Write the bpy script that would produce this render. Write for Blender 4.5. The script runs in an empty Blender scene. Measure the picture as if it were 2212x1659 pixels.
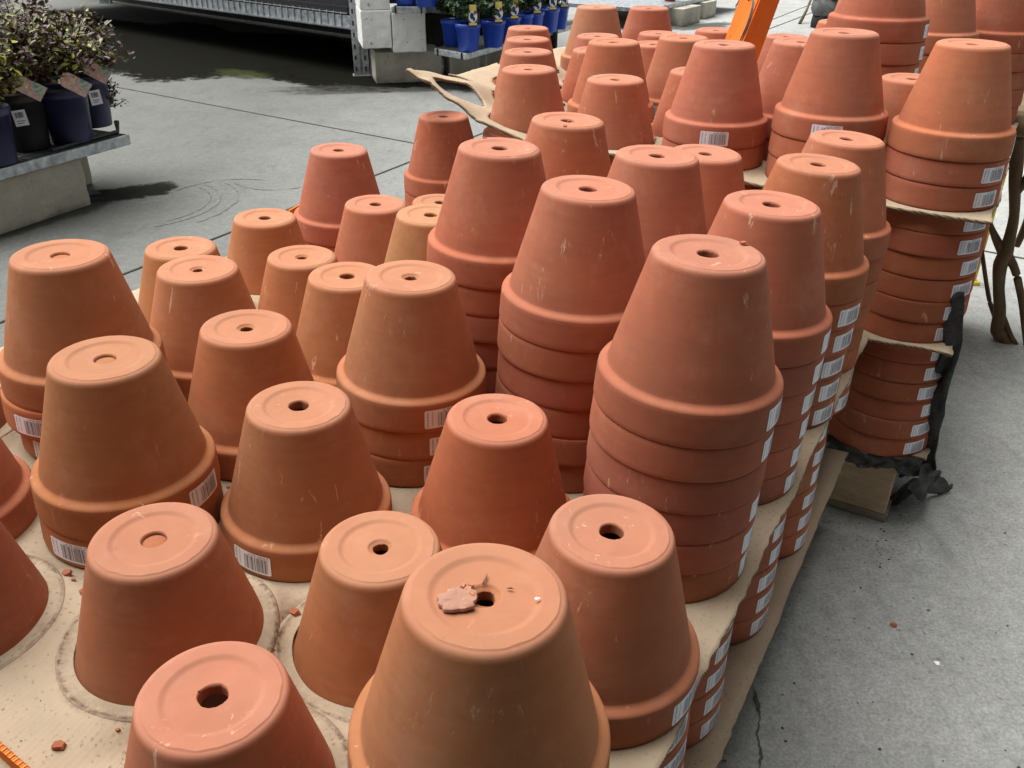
import bpy, bmesh, math, random
from mathutils import Vector, Matrix, noise
R=math.radians
S=bpy.context.scene
COL=S.collection
rnd=random.Random(7)
# ------------------------------------------------------------------ camera
F=1862.4/2212; PX,PY=1106.0,829.5; CAMZ=1.10
RM=[(0.99997046,0.00376441,0.00670091),(-0.0076859,0.48976674,0.87181963),(0.0,-0.87184538,0.48978121)]
cam=bpy.data.cameras.new('Camera'); co=bpy.data.objects.new('Camera',cam); COL.objects.link(co)
m=Matrix((( RM[0][0],RM[1][0],RM[2][0],0),(RM[0][1],RM[1][1],RM[2][1],0),(RM[0][2],RM[1][2],RM[2][2],CAMZ),(0,0,0,1)))
co.matrix_world=m
cam.sensor_width=36; cam.lens=36*F; cam.clip_start=.01; cam.clip_end=300
S.camera=co
# ------------------------------------------------------------------ world, sun, exposure
SUN_AZ=R(155); SUN_EL=R(67)        # azimuth from +x, counter-clockwise: behind the pots, to the left
w=bpy.data.worlds.new('World'); S.world=w; w.use_nodes=True
nt=w.node_tree; nt.nodes.clear()
sky=nt.nodes.new('ShaderNodeTexSky'); sky.sky_type='NISHITA'; sky.sun_disc=False
sky.sun_elevation=SUN_EL; sky.sun_rotation=math.pi/2-SUN_AZ; sky.air_density=1.0; sky.dust_density=4.0; sky.ozone_density=1.0
hs=nt.nodes.new('ShaderNodeHueSaturation'); hs.inputs['Saturation'].default_value=.06
bg=nt.nodes.new('ShaderNodeBackground'); bg.inputs['Strength'].default_value=.10
wo=nt.nodes.new('ShaderNodeOutputWorld')
nt.links.new(sky.outputs[0],hs.inputs['Color']); nt.links.new(hs.outputs[0],bg.inputs[0]); nt.links.new(bg.outputs[0],wo.inputs[0])
sl=bpy.data.lights.new('sun','SUN'); sl.energy=4.0; sl.angle=R(60); sl.color=(1,.965,.92)
so=bpy.data.objects.new('sun',sl); COL.objects.link(so)
sd=Vector((math.cos(SUN_AZ)*math.cos(SUN_EL),math.sin(SUN_AZ)*math.cos(SUN_EL),math.sin(SUN_EL)))
so.rotation_euler=sd.to_track_quat('Z','Y').to_euler()
S.view_settings.view_transform='Standard'; S.view_settings.look='None'; S.view_settings.exposure=0.47; S.view_settings.gamma=1
# ------------------------------------------------------------------ helpers
def at(px,py,z):
    "the point at height z seen at photo pixel (2212 px wide)"
    a,b=(px-PX)/(F*2212),-(py-PY)/(F*2212)
    d=[a*RM[0][i]+b*RM[1][i]-RM[2][i] for i in range(3)]
    t=(z-CAMZ)/d[2]
    return Vector((d[0]*t,d[1]*t,z))
def atd(px,py,dep):
    a,b=(px-PX)/(F*2212),-(py-PY)/(F*2212)
    return Vector([(a*RM[0][i]+b*RM[1][i]-RM[2][i])*dep for i in range(3)])+Vector((0,0,CAMZ))
class NT:
    def __init__(s,name):
        s.m=bpy.data.materials.new(name); s.m.use_nodes=True; s.t=s.m.node_tree; s.n=s.t.nodes; s.l=s.t.links
        s.b=s.n['Principled BSDF']; s.b.inputs['Roughness'].default_value=.8
        s.tc=s.n.new('ShaderNodeTexCoord')
    def link(s,a,b): s.l.new(a,b)
    def mapping(s,scale=(1,1,1),src='Object',loc=None):
        q=s.n.new('ShaderNodeMapping'); q.inputs['Scale'].default_value=scale; s.link(s.tc.outputs[src],q.inputs[0])
        if loc is not None: s.link(loc,q.inputs['Location'])
        return q.outputs[0]
    def noise(s,vec,scale,detail=3,rough=.55,dist=0):
        q=s.n.new('ShaderNodeTexNoise'); q.inputs['Scale'].default_value=scale; q.inputs['Detail'].default_value=detail
        q.inputs['Roughness'].default_value=rough; q.inputs['Distortion'].default_value=dist; s.link(vec,q.inputs['Vector']); return q.outputs[0]
    def ramp(s,fac,*stops):
        q=s.n.new('ShaderNodeValToRGB'); e=q.color_ramp.elements
        while len(e)<len(stops): e.new(.5)
        for k,(p,c) in enumerate(stops):
            e[k].position=p; e[k].color=(c,c,c,1) if isinstance(c,(int,float)) else (*c,1)
        s.link(fac,q.inputs[0]); return q.outputs[0]
    def mix(s,fac,a,b,mode='MIX'):
        q=s.n.new('ShaderNodeMix'); q.data_type='RGBA'; q.blend_type=mode
        for k,v in ((0,fac),(6,a),(7,b)):
            sock=q.inputs[k]
            if isinstance(v,(int,float)): sock.default_value=v if k==0 else (v,v,v,1)
            elif isinstance(v,tuple): sock.default_value=(*v,1)
            else: s.link(v,sock)
        return q.outputs[2]
    def bump(s,h,strength=.3,dist=.002,prev=None):
        q=s.n.new('ShaderNodeBump'); q.inputs['Strength'].default_value=strength; q.inputs['Distance'].default_value=dist
        s.link(h,q.inputs['Height'])
        if prev: s.link(prev,q.inputs['Normal'])
        return q.outputs[0]
    def out(s,col=None,rough=None,normal=None,metal=None,spec=None):
        if col is not None:
            if isinstance(col,tuple): s.b.inputs['Base Color'].default_value=(*col,1)
            else: s.link(col,s.b.inputs['Base Color'])
        if rough is not None:
            if isinstance(rough,(int,float)): s.b.inputs['Roughness'].default_value=rough
            else: s.link(rough,s.b.inputs['Roughness'])
        if normal is not None: s.link(normal,s.b.inputs['Normal'])
        if metal is not None: s.b.inputs['Metallic'].default_value=metal
        if spec is not None: s.b.inputs['Specular IOR Level'].default_value=spec
        return s.m
def simple(name,col,rough=.6,var=.25,scale=30,bump=.1,metal=0):
    M=NT(name); v=M.mapping(); n=M.noise(v,scale,4)
    c=M.mix(M.ramp(n,(.3,0),(.7,1)),tuple(x*(1-var) for x in col),tuple(min(1,x*(1+var*.6)) for x in col))
    return M.out(c,rough,M.bump(n,bump,.002),metal)
# terracotta: the colour of each pot is its object colour
def clay():
    M=NT('terracotta'); oi=M.n.new('ShaderNodeObjectInfo')
    sc=M.n.new('ShaderNodeVectorMath'); sc.operation='SCALE'; M.link(oi.outputs['Random'],sc.inputs[3]); sc.inputs[0].default_value=(37,91,53)
    v=M.mapping((1,1,1),'Object',sc.outputs[0])
    vs=M.mapping((1,1,.22),'Object',sc.outputs[0])
    vh=M.mapping((.15,.15,1),'Object',sc.outputs[0])
    big=M.noise(v,7,3); fine=M.noise(v,420,2); mid=M.noise(v,45,5,.6)
    base=oi.outputs['Color']
    c=M.mix(M.ramp(big,(.32,0),(.68,1)),base,M.mix(1,base,(1.10,.93,.86),'MULTIPLY'))
    c=M.mix(M.ramp(mid,(.3,0),(.72,.7)),c,M.mix(1,c,(.84,.84,.88),'MULTIPLY'))
    sz=M.n.new('ShaderNodeSeparateXYZ'); M.link(M.tc.outputs['Object'],sz.inputs[0])
    c=M.mix(M.ramp(sz.outputs[2],(.1615,0),(.1637,.25)),c,(.56,.33,.25))
    lines=M.noise(vh,130,2)
    c=M.mix(M.ramp(lines,(.4,0),(.7,.4)),c,M.mix(1,c,(.84,.82,.82),'MULTIPLY'))
    # pale dust bloom and scuffs
    bl=M.noise(v,16,6,.7)
    c=M.mix(M.ramp(bl,(.52,0),(.78,.30)),c,(.54,.31,.22))
    sc1=M.noise(vs,60,5,.75,.6); sc2=M.noise(v,5,1)
    sm=M.mix(1,M.ramp(sc1,(.625,0),(.68,.8)),M.ramp(sc2,(.44,0),(.56,1)),'MULTIPLY')
    c=M.mix(sm,c,(.66,.42,.30))
    sp=M.noise(v,330,1)
    c=M.mix(M.ramp(sp,(.77,0),(.80,.5)),c,(.20,.095,.055))
    b=M.bump(mid,.12,.003); b=M.bump(fine,.10,.0006,b); b=M.bump(lines,.05,.001,b)
    return M.out(c,.9,b,spec=.16)
CLAY=clay()
def concrete_floor():
    M=NT('concrete_floor'); v=M.mapping()
    n1=M.noise(v,.55,5,.6); n2=M.noise(v,3.2,8,.68,.3); n3=M.noise(v,38,6,.7); n4=M.noise(v,9,6,.62,.8)
    c=M.mix(M.ramp(n2,(.30,0),(.68,1)),(.40,.41,.40),(.54,.55,.54))
    c=M.mix(M.ramp(n4,(.45,0),(.62,.5)),c,(.53,.545,.535))
    n5=M.noise(v,170,5,.8); c=M.mix(M.ramp(n5,(.40,1),(.60,0)),c,M.mix(1,c,(.66,.66,.65),'MULTIPLY'))
    vst=M.mapping((1,.35,1)); n6=M.noise(vst,14,6,.75,.4); c=M.mix(M.ramp(n6,(.54,0),(.70,.5)),c,(.22,.225,.215))
    n7=M.noise(v,26,8,.8,.5); c=M.mix(M.ramp(n7,(.54,0),(.70,.6)),c,(.58,.595,.585))
    c=M.mix(M.ramp(n3,(.35,.55),(.6,0)),c,M.mix(1,c,(.66,.67,.66),'MULTIPLY'))
    # shade over worn concrete put into the colour: darker left, lighter right
    geo=M.n.new('ShaderNodeNewGeometry'); sx=M.n.new('ShaderNodeSeparateXYZ'); M.link(geo.outputs['Position'],sx.inputs[0])
    mr=M.n.new('ShaderNodeMapRange'); mr.inputs[1].default_value=-1.5; mr.inputs[2].default_value=1.3; M.link(sx.outputs[0],mr.inputs[0])
    dm=M.mix(1,mr.outputs[0],M.ramp(n1,(.3,.75),(.7,1)),'MULTIPLY')
    c=M.mix(dm,M.mix(1,c,(.34,.35,.33),'MULTIPLY'),c)
    # stain spots
    s1=M.noise(v,75,3,.6); s2=M.noise(v,2.1,2)
    sp=M.mix(1,M.ramp(s1,(.63,0),(.68,1)),M.ramp(s2,(.45,.1),(.7,1)),'MULTIPLY'); c=M.mix(sp,c,(.07,.07,.065))
    # hair cracks
    dist=M.n.new('ShaderNodeVectorMath'); dist.operation='ADD'
    nz=M.n.new('ShaderNodeTexNoise'); nz.inputs['Scale'].default_value=6; nz.inputs['Detail'].default_value=5; M.link(v,nz.inputs['Vector'])
    sc=M.n.new('ShaderNodeVectorMath'); sc.operation='SCALE'; sc.inputs[3].default_value=.28; M.link(nz.outputs[1],sc.inputs[0])
    M.link(v,dist.inputs[0]); M.link(sc.outputs[0],dist.inputs[1])
    vo=M.n.new('ShaderNodeTexVoronoi'); vo.feature='DISTANCE_TO_EDGE'; vo.inputs['Scale'].default_value=4.5; M.link(dist.outputs[0],vo.inputs['Vector'])
    ck=M.ramp(vo.outputs[0],(.0,1),(.012,0)); cm=M.noise(v,1.7,4,.7)
    ck=M.mix(1,ck,M.ramp(cm,(.52,0),(.62,.65)),'MULTIPLY'); c=M.mix(ck,c,(.10,.10,.095))
    b=M.bump(n3,.25,.004); b=M.bump(n2,.15,.01,b)
    return M.out(c,M.ramp(n2,(.3,.62),(.7,.85)),b,spec=.3)
def cardboard(name='cardboard'):
    M=NT(name); v=M.mapping(); at_=M.n.new('ShaderNodeAttribute'); at_.attribute_name='stain'
    n1=M.noise(v,9,5,.6); n2=M.noise(v,90,4,.6); n3=M.noise(v,26,6,.7)
    c=M.mix(M.ramp(n1,(.3,0),(.7,1)),(.365,.288,.20),(.455,.365,.262))
    c=M.mix(M.ramp(n3,(.56,0),(.72,.5)),c,(.34,.285,.215))
    # damp pin-prick speckle
    vo=M.n.new('ShaderNodeTexVoronoi'); vo.inputs['Scale'].default_value=130; M.link(v,vo.inputs['Vector'])
    pk=M.mix(1,M.ramp(vo.outputs['Distance'],(.12,1),(.26,0)),M.ramp(n1,(.40,.15),(.58,.75)),'MULTIPLY'); c=M.mix(pk,c,(.24,.185,.125))
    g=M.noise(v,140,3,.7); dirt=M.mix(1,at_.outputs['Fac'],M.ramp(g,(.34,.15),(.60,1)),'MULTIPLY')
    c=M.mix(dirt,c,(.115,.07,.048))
    cl=M.noise(v,230,2,.6); c=M.mix(M.ramp(cl,(.71,0),(.735,.8)),c,(.30,.12,.07))
    wv=M.n.new('ShaderNodeTexWave'); wv.inputs['Scale'].default_value=55; wv.inputs['Distortion'].default_value=.6
    wm=M.n.new('ShaderNodeMapping'); wm.inputs['Rotation'].default_value=(0,0,R(30)); M.link(M.tc.outputs['Object'],wm.inputs[0]); M.link(wm.outputs[0],wv.inputs['Vector'])
    b=M.bump(wv.outputs['Fac'],.10,.001); b=M.bump(n2,.18,.0015,b); b=M.bump(n1,.3,.006,b)
    return M.out(c,.9,b,spec=.1)
def flutes(name,ca,cb,scale=110):
    M=NT(name); v=M.mapping(); wv=M.n.new('ShaderNodeTexWave'); wv.inputs['Scale'].default_value=scale; wv.inputs['Distortion'].default_value=1.5; wv.bands_direction='DIAGONAL'
    M.link(v,wv.inputs['Vector']); return M.out(M.mix(wv.outputs['Fac'],ca,cb),.9)
CARD=cardboard(); CARDEDGE=flutes('cardboard_edge',(.09,.062,.038),(.33,.24,.15))
FLOOR=concrete_floor()
LABEL=simple('label_paper',(.86,.88,.97),.45,.06,60,.02); INK=simple('black_ink',(.03,.03,.05),.5,.1)
STEEL=simple('galvanised_steel',(.46,.50,.53),.42,.45,28,.15,.55)
DKSTEEL=simple('dark_wire_mesh',(.035,.038,.04),.7,.4,60,.3)
CONC=None
def block_mat(name,a,b,scale=30):
    M=NT(name); v=M.mapping(); n=M.noise(v,6,6,.65); p=M.noise(v,scale*3,2,.5); q=M.noise(v,scale,5,.7)
    c=M.mix(M.ramp(n,(.3,0),(.7,1)),a,b); c=M.mix(M.ramp(p,(.66,0),(.72,.75)),c,tuple(x*.35 for x in a))
    c=M.mix(M.ramp(q,(.5,0),(.8,.4 if a[0]<.5 else .15)),c,tuple(x*.7 for x in a))
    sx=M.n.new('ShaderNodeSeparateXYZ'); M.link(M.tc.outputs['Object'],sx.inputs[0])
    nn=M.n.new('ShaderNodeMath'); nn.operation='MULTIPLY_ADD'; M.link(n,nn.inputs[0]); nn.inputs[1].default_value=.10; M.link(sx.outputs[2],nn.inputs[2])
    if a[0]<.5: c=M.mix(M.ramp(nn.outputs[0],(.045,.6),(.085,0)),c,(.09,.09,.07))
    return M.out(c,.9,M.bump(p,.35,.004,M.bump(q,.3,.004)),spec=.15)
CONC=block_mat('rough_concrete',(.37,.35,.29),(.52,.50,.42))
WHITEB=block_mat('white_block',(.82,.82,.80),(.90,.90,.88),14)
BLUE=simple('blue_plastic',(.014,.065,.47),.38,.2,10,.03)
NAVY=simple('navy_plastic',(.022,.022,.075),.42,.3,12,.05)
BLACKP=simple('black_plastic',(.012,.012,.014),.5,.3,12,.05)
SOIL=simple('potting_mix',(.03,.022,.016),.95,.5,90,.8)
ORANGE=simple('orange_corflute',(.68,.17,.030),.5,.07,14,.02); ORANGE.node_tree.nodes['Principled BSDF'].inputs['Roughness'].default_value=.85; ORANGE.node_tree.nodes['Principled BSDF'].inputs['Specular IOR Level'].default_value=.1
ORANGE2=simple('orange_flute_wall',(.95,.42,.12),.5,.1,40,.05)
WOOD=None
def woodm(name,a,b,sc=(1,1,1),wscale=9):
    M=NT(name); v=M.mapping(sc); n=M.noise(v,wscale,6,.6,2.2); g=M.noise(v,60,4)
    c=M.mix(M.ramp(n,(.32,0),(.68,1)),a,b); c=M.mix(M.ramp(g,(.45,0),(.8,.4)),c,tuple(x*.6 for x in a))
    return M.out(c,.75,M.bump(n,.2,.003),spec=.25)
PINE=woodm('pale_pine',(.60,.44,.27),(.80,.64,.44),(1,1,5)); PLANK=woodm('grey_plank',(.30,.26,.20),(.46,.41,.34),(1,1,5))
DRIFT=woodm('dark_carved_wood',(.11,.07,.04),(.25,.175,.10),(1,1,.25),14)
def netmat():
    M=NT('black_shade_net'); v=M.mapping(); n=M.noise(v,260,2,.6); g=M.noise(v,18,4)
    M.out(M.mix(g,(.02,.021,.024),(.045,.047,.05)),.75,M.bump(n,.1,.0005))
    tr=M.n.new('ShaderNodeBsdfTransparent'); mx=M.n.new('ShaderNodeMixShader'); M.link(M.ramp(n,(.36,.80),(.60,.97)),mx.inputs[0])
    M.link(tr.outputs[0],mx.inputs[1]); M.link(M.b.outputs[0],mx.inputs[2]); M.link(mx.outputs[0],M.n['Material Output'].inputs['Surface']); return M.m
NET=netmat()
GREEN=[simple('leaf_green',(.035,.085,.022),.55,.4,40,.1),simple('leaf_pale_green',(.10,.17,.06),.5,.4,40,.1),simple('leaf_dark_green',(.018,.045,.018),.55,.4,40,.1)]
RED=[simple('leaf_maroon',(.085,.038,.034),.5,.5,60,.1),simple('leaf_olive',(.16,.17,.05),.5,.5,60,.1),simple('leaf_mauve',(.12,.075,.065),.45,.4,60,.1),simple('leaf_yellow',(.38,.37,.06),.5,.3,60,.1)]
STEM=simple('plant_stem',(.07,.05,.03),.8)
YELLOW=simple('yellow_paint',(.78,.60,.03),.45,.15,12,.05)
REDP=simple('red_plastic',(.42,.02,.025),.4,.2)
def mesh_obj(name,verts,faces,mats,parent=None,loc=None,smooth=False,mi=None):
    me=bpy.data.meshes.new(name); me.from_pydata([tuple(v) for v in verts],[],faces); 
    for mm in (mats if isinstance(mats,(list,tuple)) else [mats]): me.materials.append(mm)
    if mi: me.polygons.foreach_set('material_index',mi)
    if smooth: me.polygons.foreach_set('use_smooth',[True]*len(me.polygons))
    me.update(); o=bpy.data.objects.new(name,me); COL.objects.link(o)
    if loc is not None: o.location=loc
    if parent: o.parent=parent
    return o
def tag(o,label=None,cat=None,group=None,kind=None):
    if label: o['label']=label
    if cat: o['category']=cat
    if group: o['group']=group
    if kind: o['kind']=kind
    return o
def empty(name,loc,rz=0,**k):
    o=bpy.data.objects.new(name,None); COL.objects.link(o); o.location=loc; o.rotation_euler=(0,0,rz); o.empty_display_size=.05
    return tag(o,**k)
class MB:
    def __init__(s): s.v=[];s.f=[];s.mi=[]
    def add(s,vs,fs,mi=0):
        n=len(s.v); s.v+=[Vector(v) for v in vs]; s.f+=[tuple(i+n for i in f) for f in fs]; s.mi+=[mi]*len(fs)
    def box(s,c,dim,rz=0,mi=0,mat=None):
        x,y,z=[d/2 for d in dim]; q=Matrix.Rotation(rz,3,'Z') if mat is None else mat
        vs=[q@Vector((a*x,b*y,e*z))+Vector(c) for a in(-1,1) for b in(-1,1) for e in(-1,1)]
        s.add(vs,[(0,1,3,2),(4,6,7,5),(0,4,5,1),(2,3,7,6),(0,2,6,4),(1,5,7,3)],mi)
    def lathe(s,prof,seg=32,mi=0,c=(0,0,0),closed=False):
        vs=[];fs=[]
        for r,z in prof:
            for k in range(seg):
                a=2*math.pi*k/seg; vs.append((c[0]+r*math.cos(a),c[1]+r*math.sin(a),c[2]+z))
        n=len(prof)
        for i in range(n if closed else n-1):
            j=(i+1)%n
            for k in range(seg): fs.append((i*seg+k,i*seg+(k+1)%seg,j*seg+(k+1)%seg,j*seg+k))
        s.add(vs,fs,mi)
    def disc(s,r,z,seg=32,mi=0,c=(0,0)):
        s.add([(c[0]+r*math.cos(2*math.pi*k/seg),c[1]+r*math.sin(2*math.pi*k/seg),z) for k in range(seg)],[tuple(range(seg))],mi)
    def tube(s,pts,rad,seg=8,mi=0,flat=1.0):
        pts=[Vector(p) for p in pts]; n=len(pts); vs=[];fs=[]
        rad=rad if isinstance(rad,(list,tuple)) else [rad]*n
        for i,p in enumerate(pts):
            t=(pts[min(i+1,n-1)]-pts[max(i-1,0)]).normalized()
            up=Vector((0,0,1)) if abs(t.z)<.9 else Vector((0,1,0))
            a=t.cross(up).normalized(); b=t.cross(a)
            for k in range(seg):
                th=2*math.pi*k/seg; vs.append(p+a*math.cos(th)*rad[i]+b*math.sin(th)*rad[i]*flat)
        for i in range(n-1):
            for k in range(seg): fs.append((i*seg+k,i*seg+(k+1)%seg,(i+1)*seg+(k+1)%seg,(i+1)*seg+k))
        fs.append(tuple(range(seg))[::-1]); fs.append(tuple(range((n-1)*seg,n*seg)))
        s.add(vs,fs,mi)
    def build(s,name,mats,parent=None,loc=None,smooth=False,bevel=0):
        o=mesh_obj(name,s.v,s.f,mats,parent,loc,smooth,s.mi)
        if bevel:
            b=o.modifiers.new('bevel','BEVEL'); b.width=bevel; b.segments=2; b.limit_method='ANGLE'; b.angle_limit=R(40)
        return o
def text_geo(txt,size):
    cu=bpy.data.curves.new('t','FONT'); cu.body=txt; cu.size=size; cu.resolution_u=2
    o=bpy.data.objects.new('t',cu); COL.objects.link(o); bpy.context.view_layer.update()
    me=bpy.data.meshes.new_from_object(o.evaluated_get(bpy.context.evaluated_depsgraph_get()))
    vs=[(v.co.x,v.co.y) for v in me.vertices]; fs=[tuple(p.vertices) for p in me.polygons]
    bpy.data.objects.remove(o); bpy.data.curves.remove(cu); bpy.data.meshes.remove(me)
    return vs,fs
# ------------------------------------------------------------------ the terracotta pot (upside down; origin on the axis at the rim's edge)
H=.166
BODY0,BODY1=(.0562,.156),(.0846,.0470)
PROF=[(.0105,.153),(.0105,.1612),(.0115,.1636),(.0330,.1636),(.0352,.1642),(.0368,.1654),(.0385,.1658),(.0460,.1660),(.0492,.1660),(.0496,.1653),
 (.0512,.1651),(.0531,.1640),(.0545,.1620),(.0554,.1592),BODY0,(.0635,.1285),(.0709,.1006),(.0778,.0746),(.0815,.0606),BODY1,(.0854,.0440),(.0869,.0421),(.0890,.0412),
 (.0915,.0404),(.0934,.0394),(.0946,.0374),(.0951,.0340),(.0956,.0240),(.0961,.0120),(.0963,.0055),(.0960,.0020),(.0950,.0003),(.0930,.0000),(.0905,.0008),(.0893,.0030),
 (.0885,.0280),(.0752,.0505),(.0600,.1050),(.0475,.1480),(.0455,.153)]
def dense(prof):
    out=[]
    for i,(a,b) in enumerate(zip(prof,prof[1:])):
        out.append(a); L=math.hypot(b[0]-a[0],b[1]-a[1])
        if L>.0030:
            for t in ([.0005/L,1-.0005/L] if L<.008 else [.0005/L,.0018/L,1-.0018/L,1-.0005/L]): out.append((a[0]+(b[0]-a[0])*t,a[1]+(b[1]-a[1])*t))
    out.append(prof[-1]); return out
PROF_SMALL=[(.0074,.153),(.0074,.1606),(.0079,.1612),(.0098,.1615)]+PROF[1:]
PROF_SMALL[4]=(.0103,.1620)
def rim_r(z):
    pts=[(.0340,.0951),(.0240,.0956),(.0120,.0961),(.0055,.0963),(.0020,.0960)]
    for (z1,r1),(z0,r0) in zip(pts,pts[1:]):
        if z0<=z<=z1: return r0+(r1-r0)*(z-z0)/(z1-z0)
    return .0951 if z>.034 else .0960
def pot_mesh(name,kind,seed):
    r=random.Random(seed); b=MB(); seg=96; prof_=dense(PROF_SMALL if kind=='small' else PROF)
    vs=[];fs=[];n=len(prof_); ph=r.random()*6
    for i,(rr,z) in enumerate(prof_):
        for k in range(seg):
            a=2*math.pi*k/seg; q=rr*(1+.003*math.sin(2*a+ph)); zz=z
            if rr<.012:
                w=noise.noise(Vector((math.cos(a)*1.3+seed*7,math.sin(a)*1.3,i*.15)))+.35*noise.noise(Vector((math.cos(a)*4+seed*3,math.sin(a)*4,i*.3)))
                q*=1+({'ragged':.08 if z<.162 else .06,'open':.06,'small':.16 if rr<.0085 else .05}.get(kind,.03))*w
            if .048<rr<.0512 and z>.16: q+=.0010*noise.noise(Vector((math.cos(a)*5+seed,math.sin(a)*5,1)))
            if z<.0025: zz+=.0005*noise.noise(Vector((math.cos(a)*3+seed,math.sin(a)*3,4)))
            vs.append((q*math.cos(a),q*math.sin(a),zz))
    for i in range(n):
        j=(i+1)%n
        for k in range(seg): fs.append((i*seg+k,i*seg+(k+1)%seg,j*seg+(k+1)%seg,j*seg+k))
    b.add(vs,fs)
    if kind=='plugged':
        b.lathe([(.0001,.1606),(.006,.1606),(.0098,.1603),(.0107,.1592)],32)
    me_o=b.build(name,CLAY,smooth=True); me=me_o.data; bpy.data.objects.remove(me_o)
    return me
POTM={'open':[pot_mesh('pot_open',"open",s) for s in (1,2,3)],'ragged':[pot_mesh('pot_ragged',"ragged",s) for s in (4,5)],'plugged':[pot_mesh('pot_plugged','plugged',6)],'small':[pot_mesh('pot_small_hole','small',s) for s in (7,8)]}
# barcode sticker (curved on the rim, around local +x)
def sticker_mesh():
    b=MB(); W,HH=.050,.0245; z0=.0062
    def P(s,t,d=0):
        z=z0+t; r=rim_r(z)+.0004+d; a=(s-W/2)/.0955
        return (r*math.cos(a),r*math.sin(a),z)
    N=16; rc=.0022; vs=[]; fs=[]
    ss=[0,.0004,.0010,rc]+[rc+(W-2*rc)*k/N for k in range(1,N)]+[W-rc,W-.0010,W-.0004,W]
    for s in ss:
        e=min(s,W-s); ins=0 if e>=rc else rc-math.sqrt(max(0,rc*rc-(rc-e)**2))
        for q in range(5): vs.append(P(s,ins+(HH-2*ins)*q/4))
    for i in range(len(ss)-1):
        for q in range(4): fs.append((i*5+q,(i+1)*5+q,(i+1)*5+q+1,i*5+q+1))
    b.add(vs,fs,0)
    r=random.Random(5); s=.0165
    while s<.0465:
        w=r.choice([.0003,.0004,.0006,.0010]); 
        b.add([P(s,.0022,.00015),P(s+w,.0022,.00015),P(s+w,.0130,.00015),P(s,.0130,.00015),P(s+w,.0205,.00015),P(s,.0205,.00015)],[(0,1,2,3),(3,2,4,5)],1)
        s+=w+r.choice([.0004,.0006,.0009,.0013])
    def put(txt,size,fn):
        v,f=text_geo(txt,size); b.add([P(*fn(x,y),.00015) for x,y in v],f,1)
    put('MADE IN ITALY',.0034,lambda x,y:(.0027+y,.0225-x*.92))
    put('ITEM NO. 202259 07/10',.0024,lambda x,y:(.0088+y,.0225-x*.80))
    put('0  021074  001177',.0034,lambda x,y:(.0475-x*.95,.0236-y))
    o=b.build('barcode_sticker',[LABEL,INK]); me=o.data; bpy.data.objects.remove(o); return me
STICK=sticker_mesh()
def peel_mesh():
    b=MB(); vs=[];fs=[]
    for i in range(9):
        s=i/8*.045
        for t in (0,.022):
            a=(s-.0225)/.0955; lift=.0004+max(0,s-.014)**1.4*.85
            vs.append(((rim_r(.01+t)+lift)*math.cos(a),(rim_r(.01+t)+lift)*math.sin(a),.007+t-max(0,s-.014)*.5))
    for i in range(8): fs.append((2*i,2*i+2,2*i+3,2*i+1))
    b.add(vs,fs); o=b.build('peeling_sticker',LABEL); me=o.data; bpy.data.objects.remove(o); return me
PEEL=peel_mesh()
def stamp_mesh():
    "the number 17 and a maker's line pressed into the rim, upside down"
    b=MB()
    def put(txt,size,t0):
        v,f=text_geo(txt,size); wd=max(x for x,y in v)
        for d,mi in ((.00025,0),):
            b.add([((rim_r(t0-y)+d)*math.cos((wd/2-x)/.0955),(rim_r(t0-y)+d)*math.sin((wd/2-x)/.0955),t0-y) for x,y in v],f,mi)
    put('17',.0110,.0270)
    o=b.build('pressed_stamp',simple('pressed_clay_shadow',(.27,.12,.08),.9,.2)); me=o.data; bpy.data.objects.remove(o); return me
STAMP=stamp_mesh()
ORD=['topmost','second','third','fourth','fifth','sixth','seventh','eighth','ninth','tenth','eleventh','twelfth','thirteenth','fourteenth','fifteenth']
PINK=(.405,.153,.090); TAN=(.400,.172,.080); ORG=(.425,.142,.068); ROSE=(.428,.163,.096); MIDC=(.410,.157,.081); BRN=(.35,.135,.068)
def jit(c,r): 
    k=1+r.uniform(-.08,.07); return (min(1,c[0]*k*(1+r.uniform(-.02,.02))),c[1]*k*(1+r.uniform(-.05,.05)),c[2]*k*(1+r.uniform(-.06,.06)),1)
def one_pot(p,axis,yaw,tint,kind,label,group,sticker,r,tiltj=.004,stamp=False,peel=False):
    me=r.choice(POTM[kind]); o=bpy.data.objects.new('terracotta_pot',me); COL.objects.link(o)
    ax=(Vector(axis)+Vector((r.uniform(-1,1)*tiltj,r.uniform(-1,1)*tiltj,0))).normalized()
    q=Vector((0,0,1)).rotation_difference(ax); o.rotation_mode='QUATERNION'
    o.rotation_quaternion=q@Matrix.Rotation(yaw,3,'Z').to_quaternion(); o.location=p; o.color=jit(tint,r)
    tag(o,label,'terracotta pot',group)
    if sticker:
        s=bpy.data.objects.new('barcode_sticker',STICK); COL.objects.link(s); s.parent=o
    if peel:
        s=bpy.data.objects.new('barcode_sticker',PEEL); COL.objects.link(s); s.parent=o; s['label']='barcode sticker peeling off the rim'
    if stamp:
        s=bpy.data.objects.new('pressed_stamp',STAMP); COL.objects.link(s); s.parent=o; s.rotation_euler=(0,0,stamp)
    return o
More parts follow.
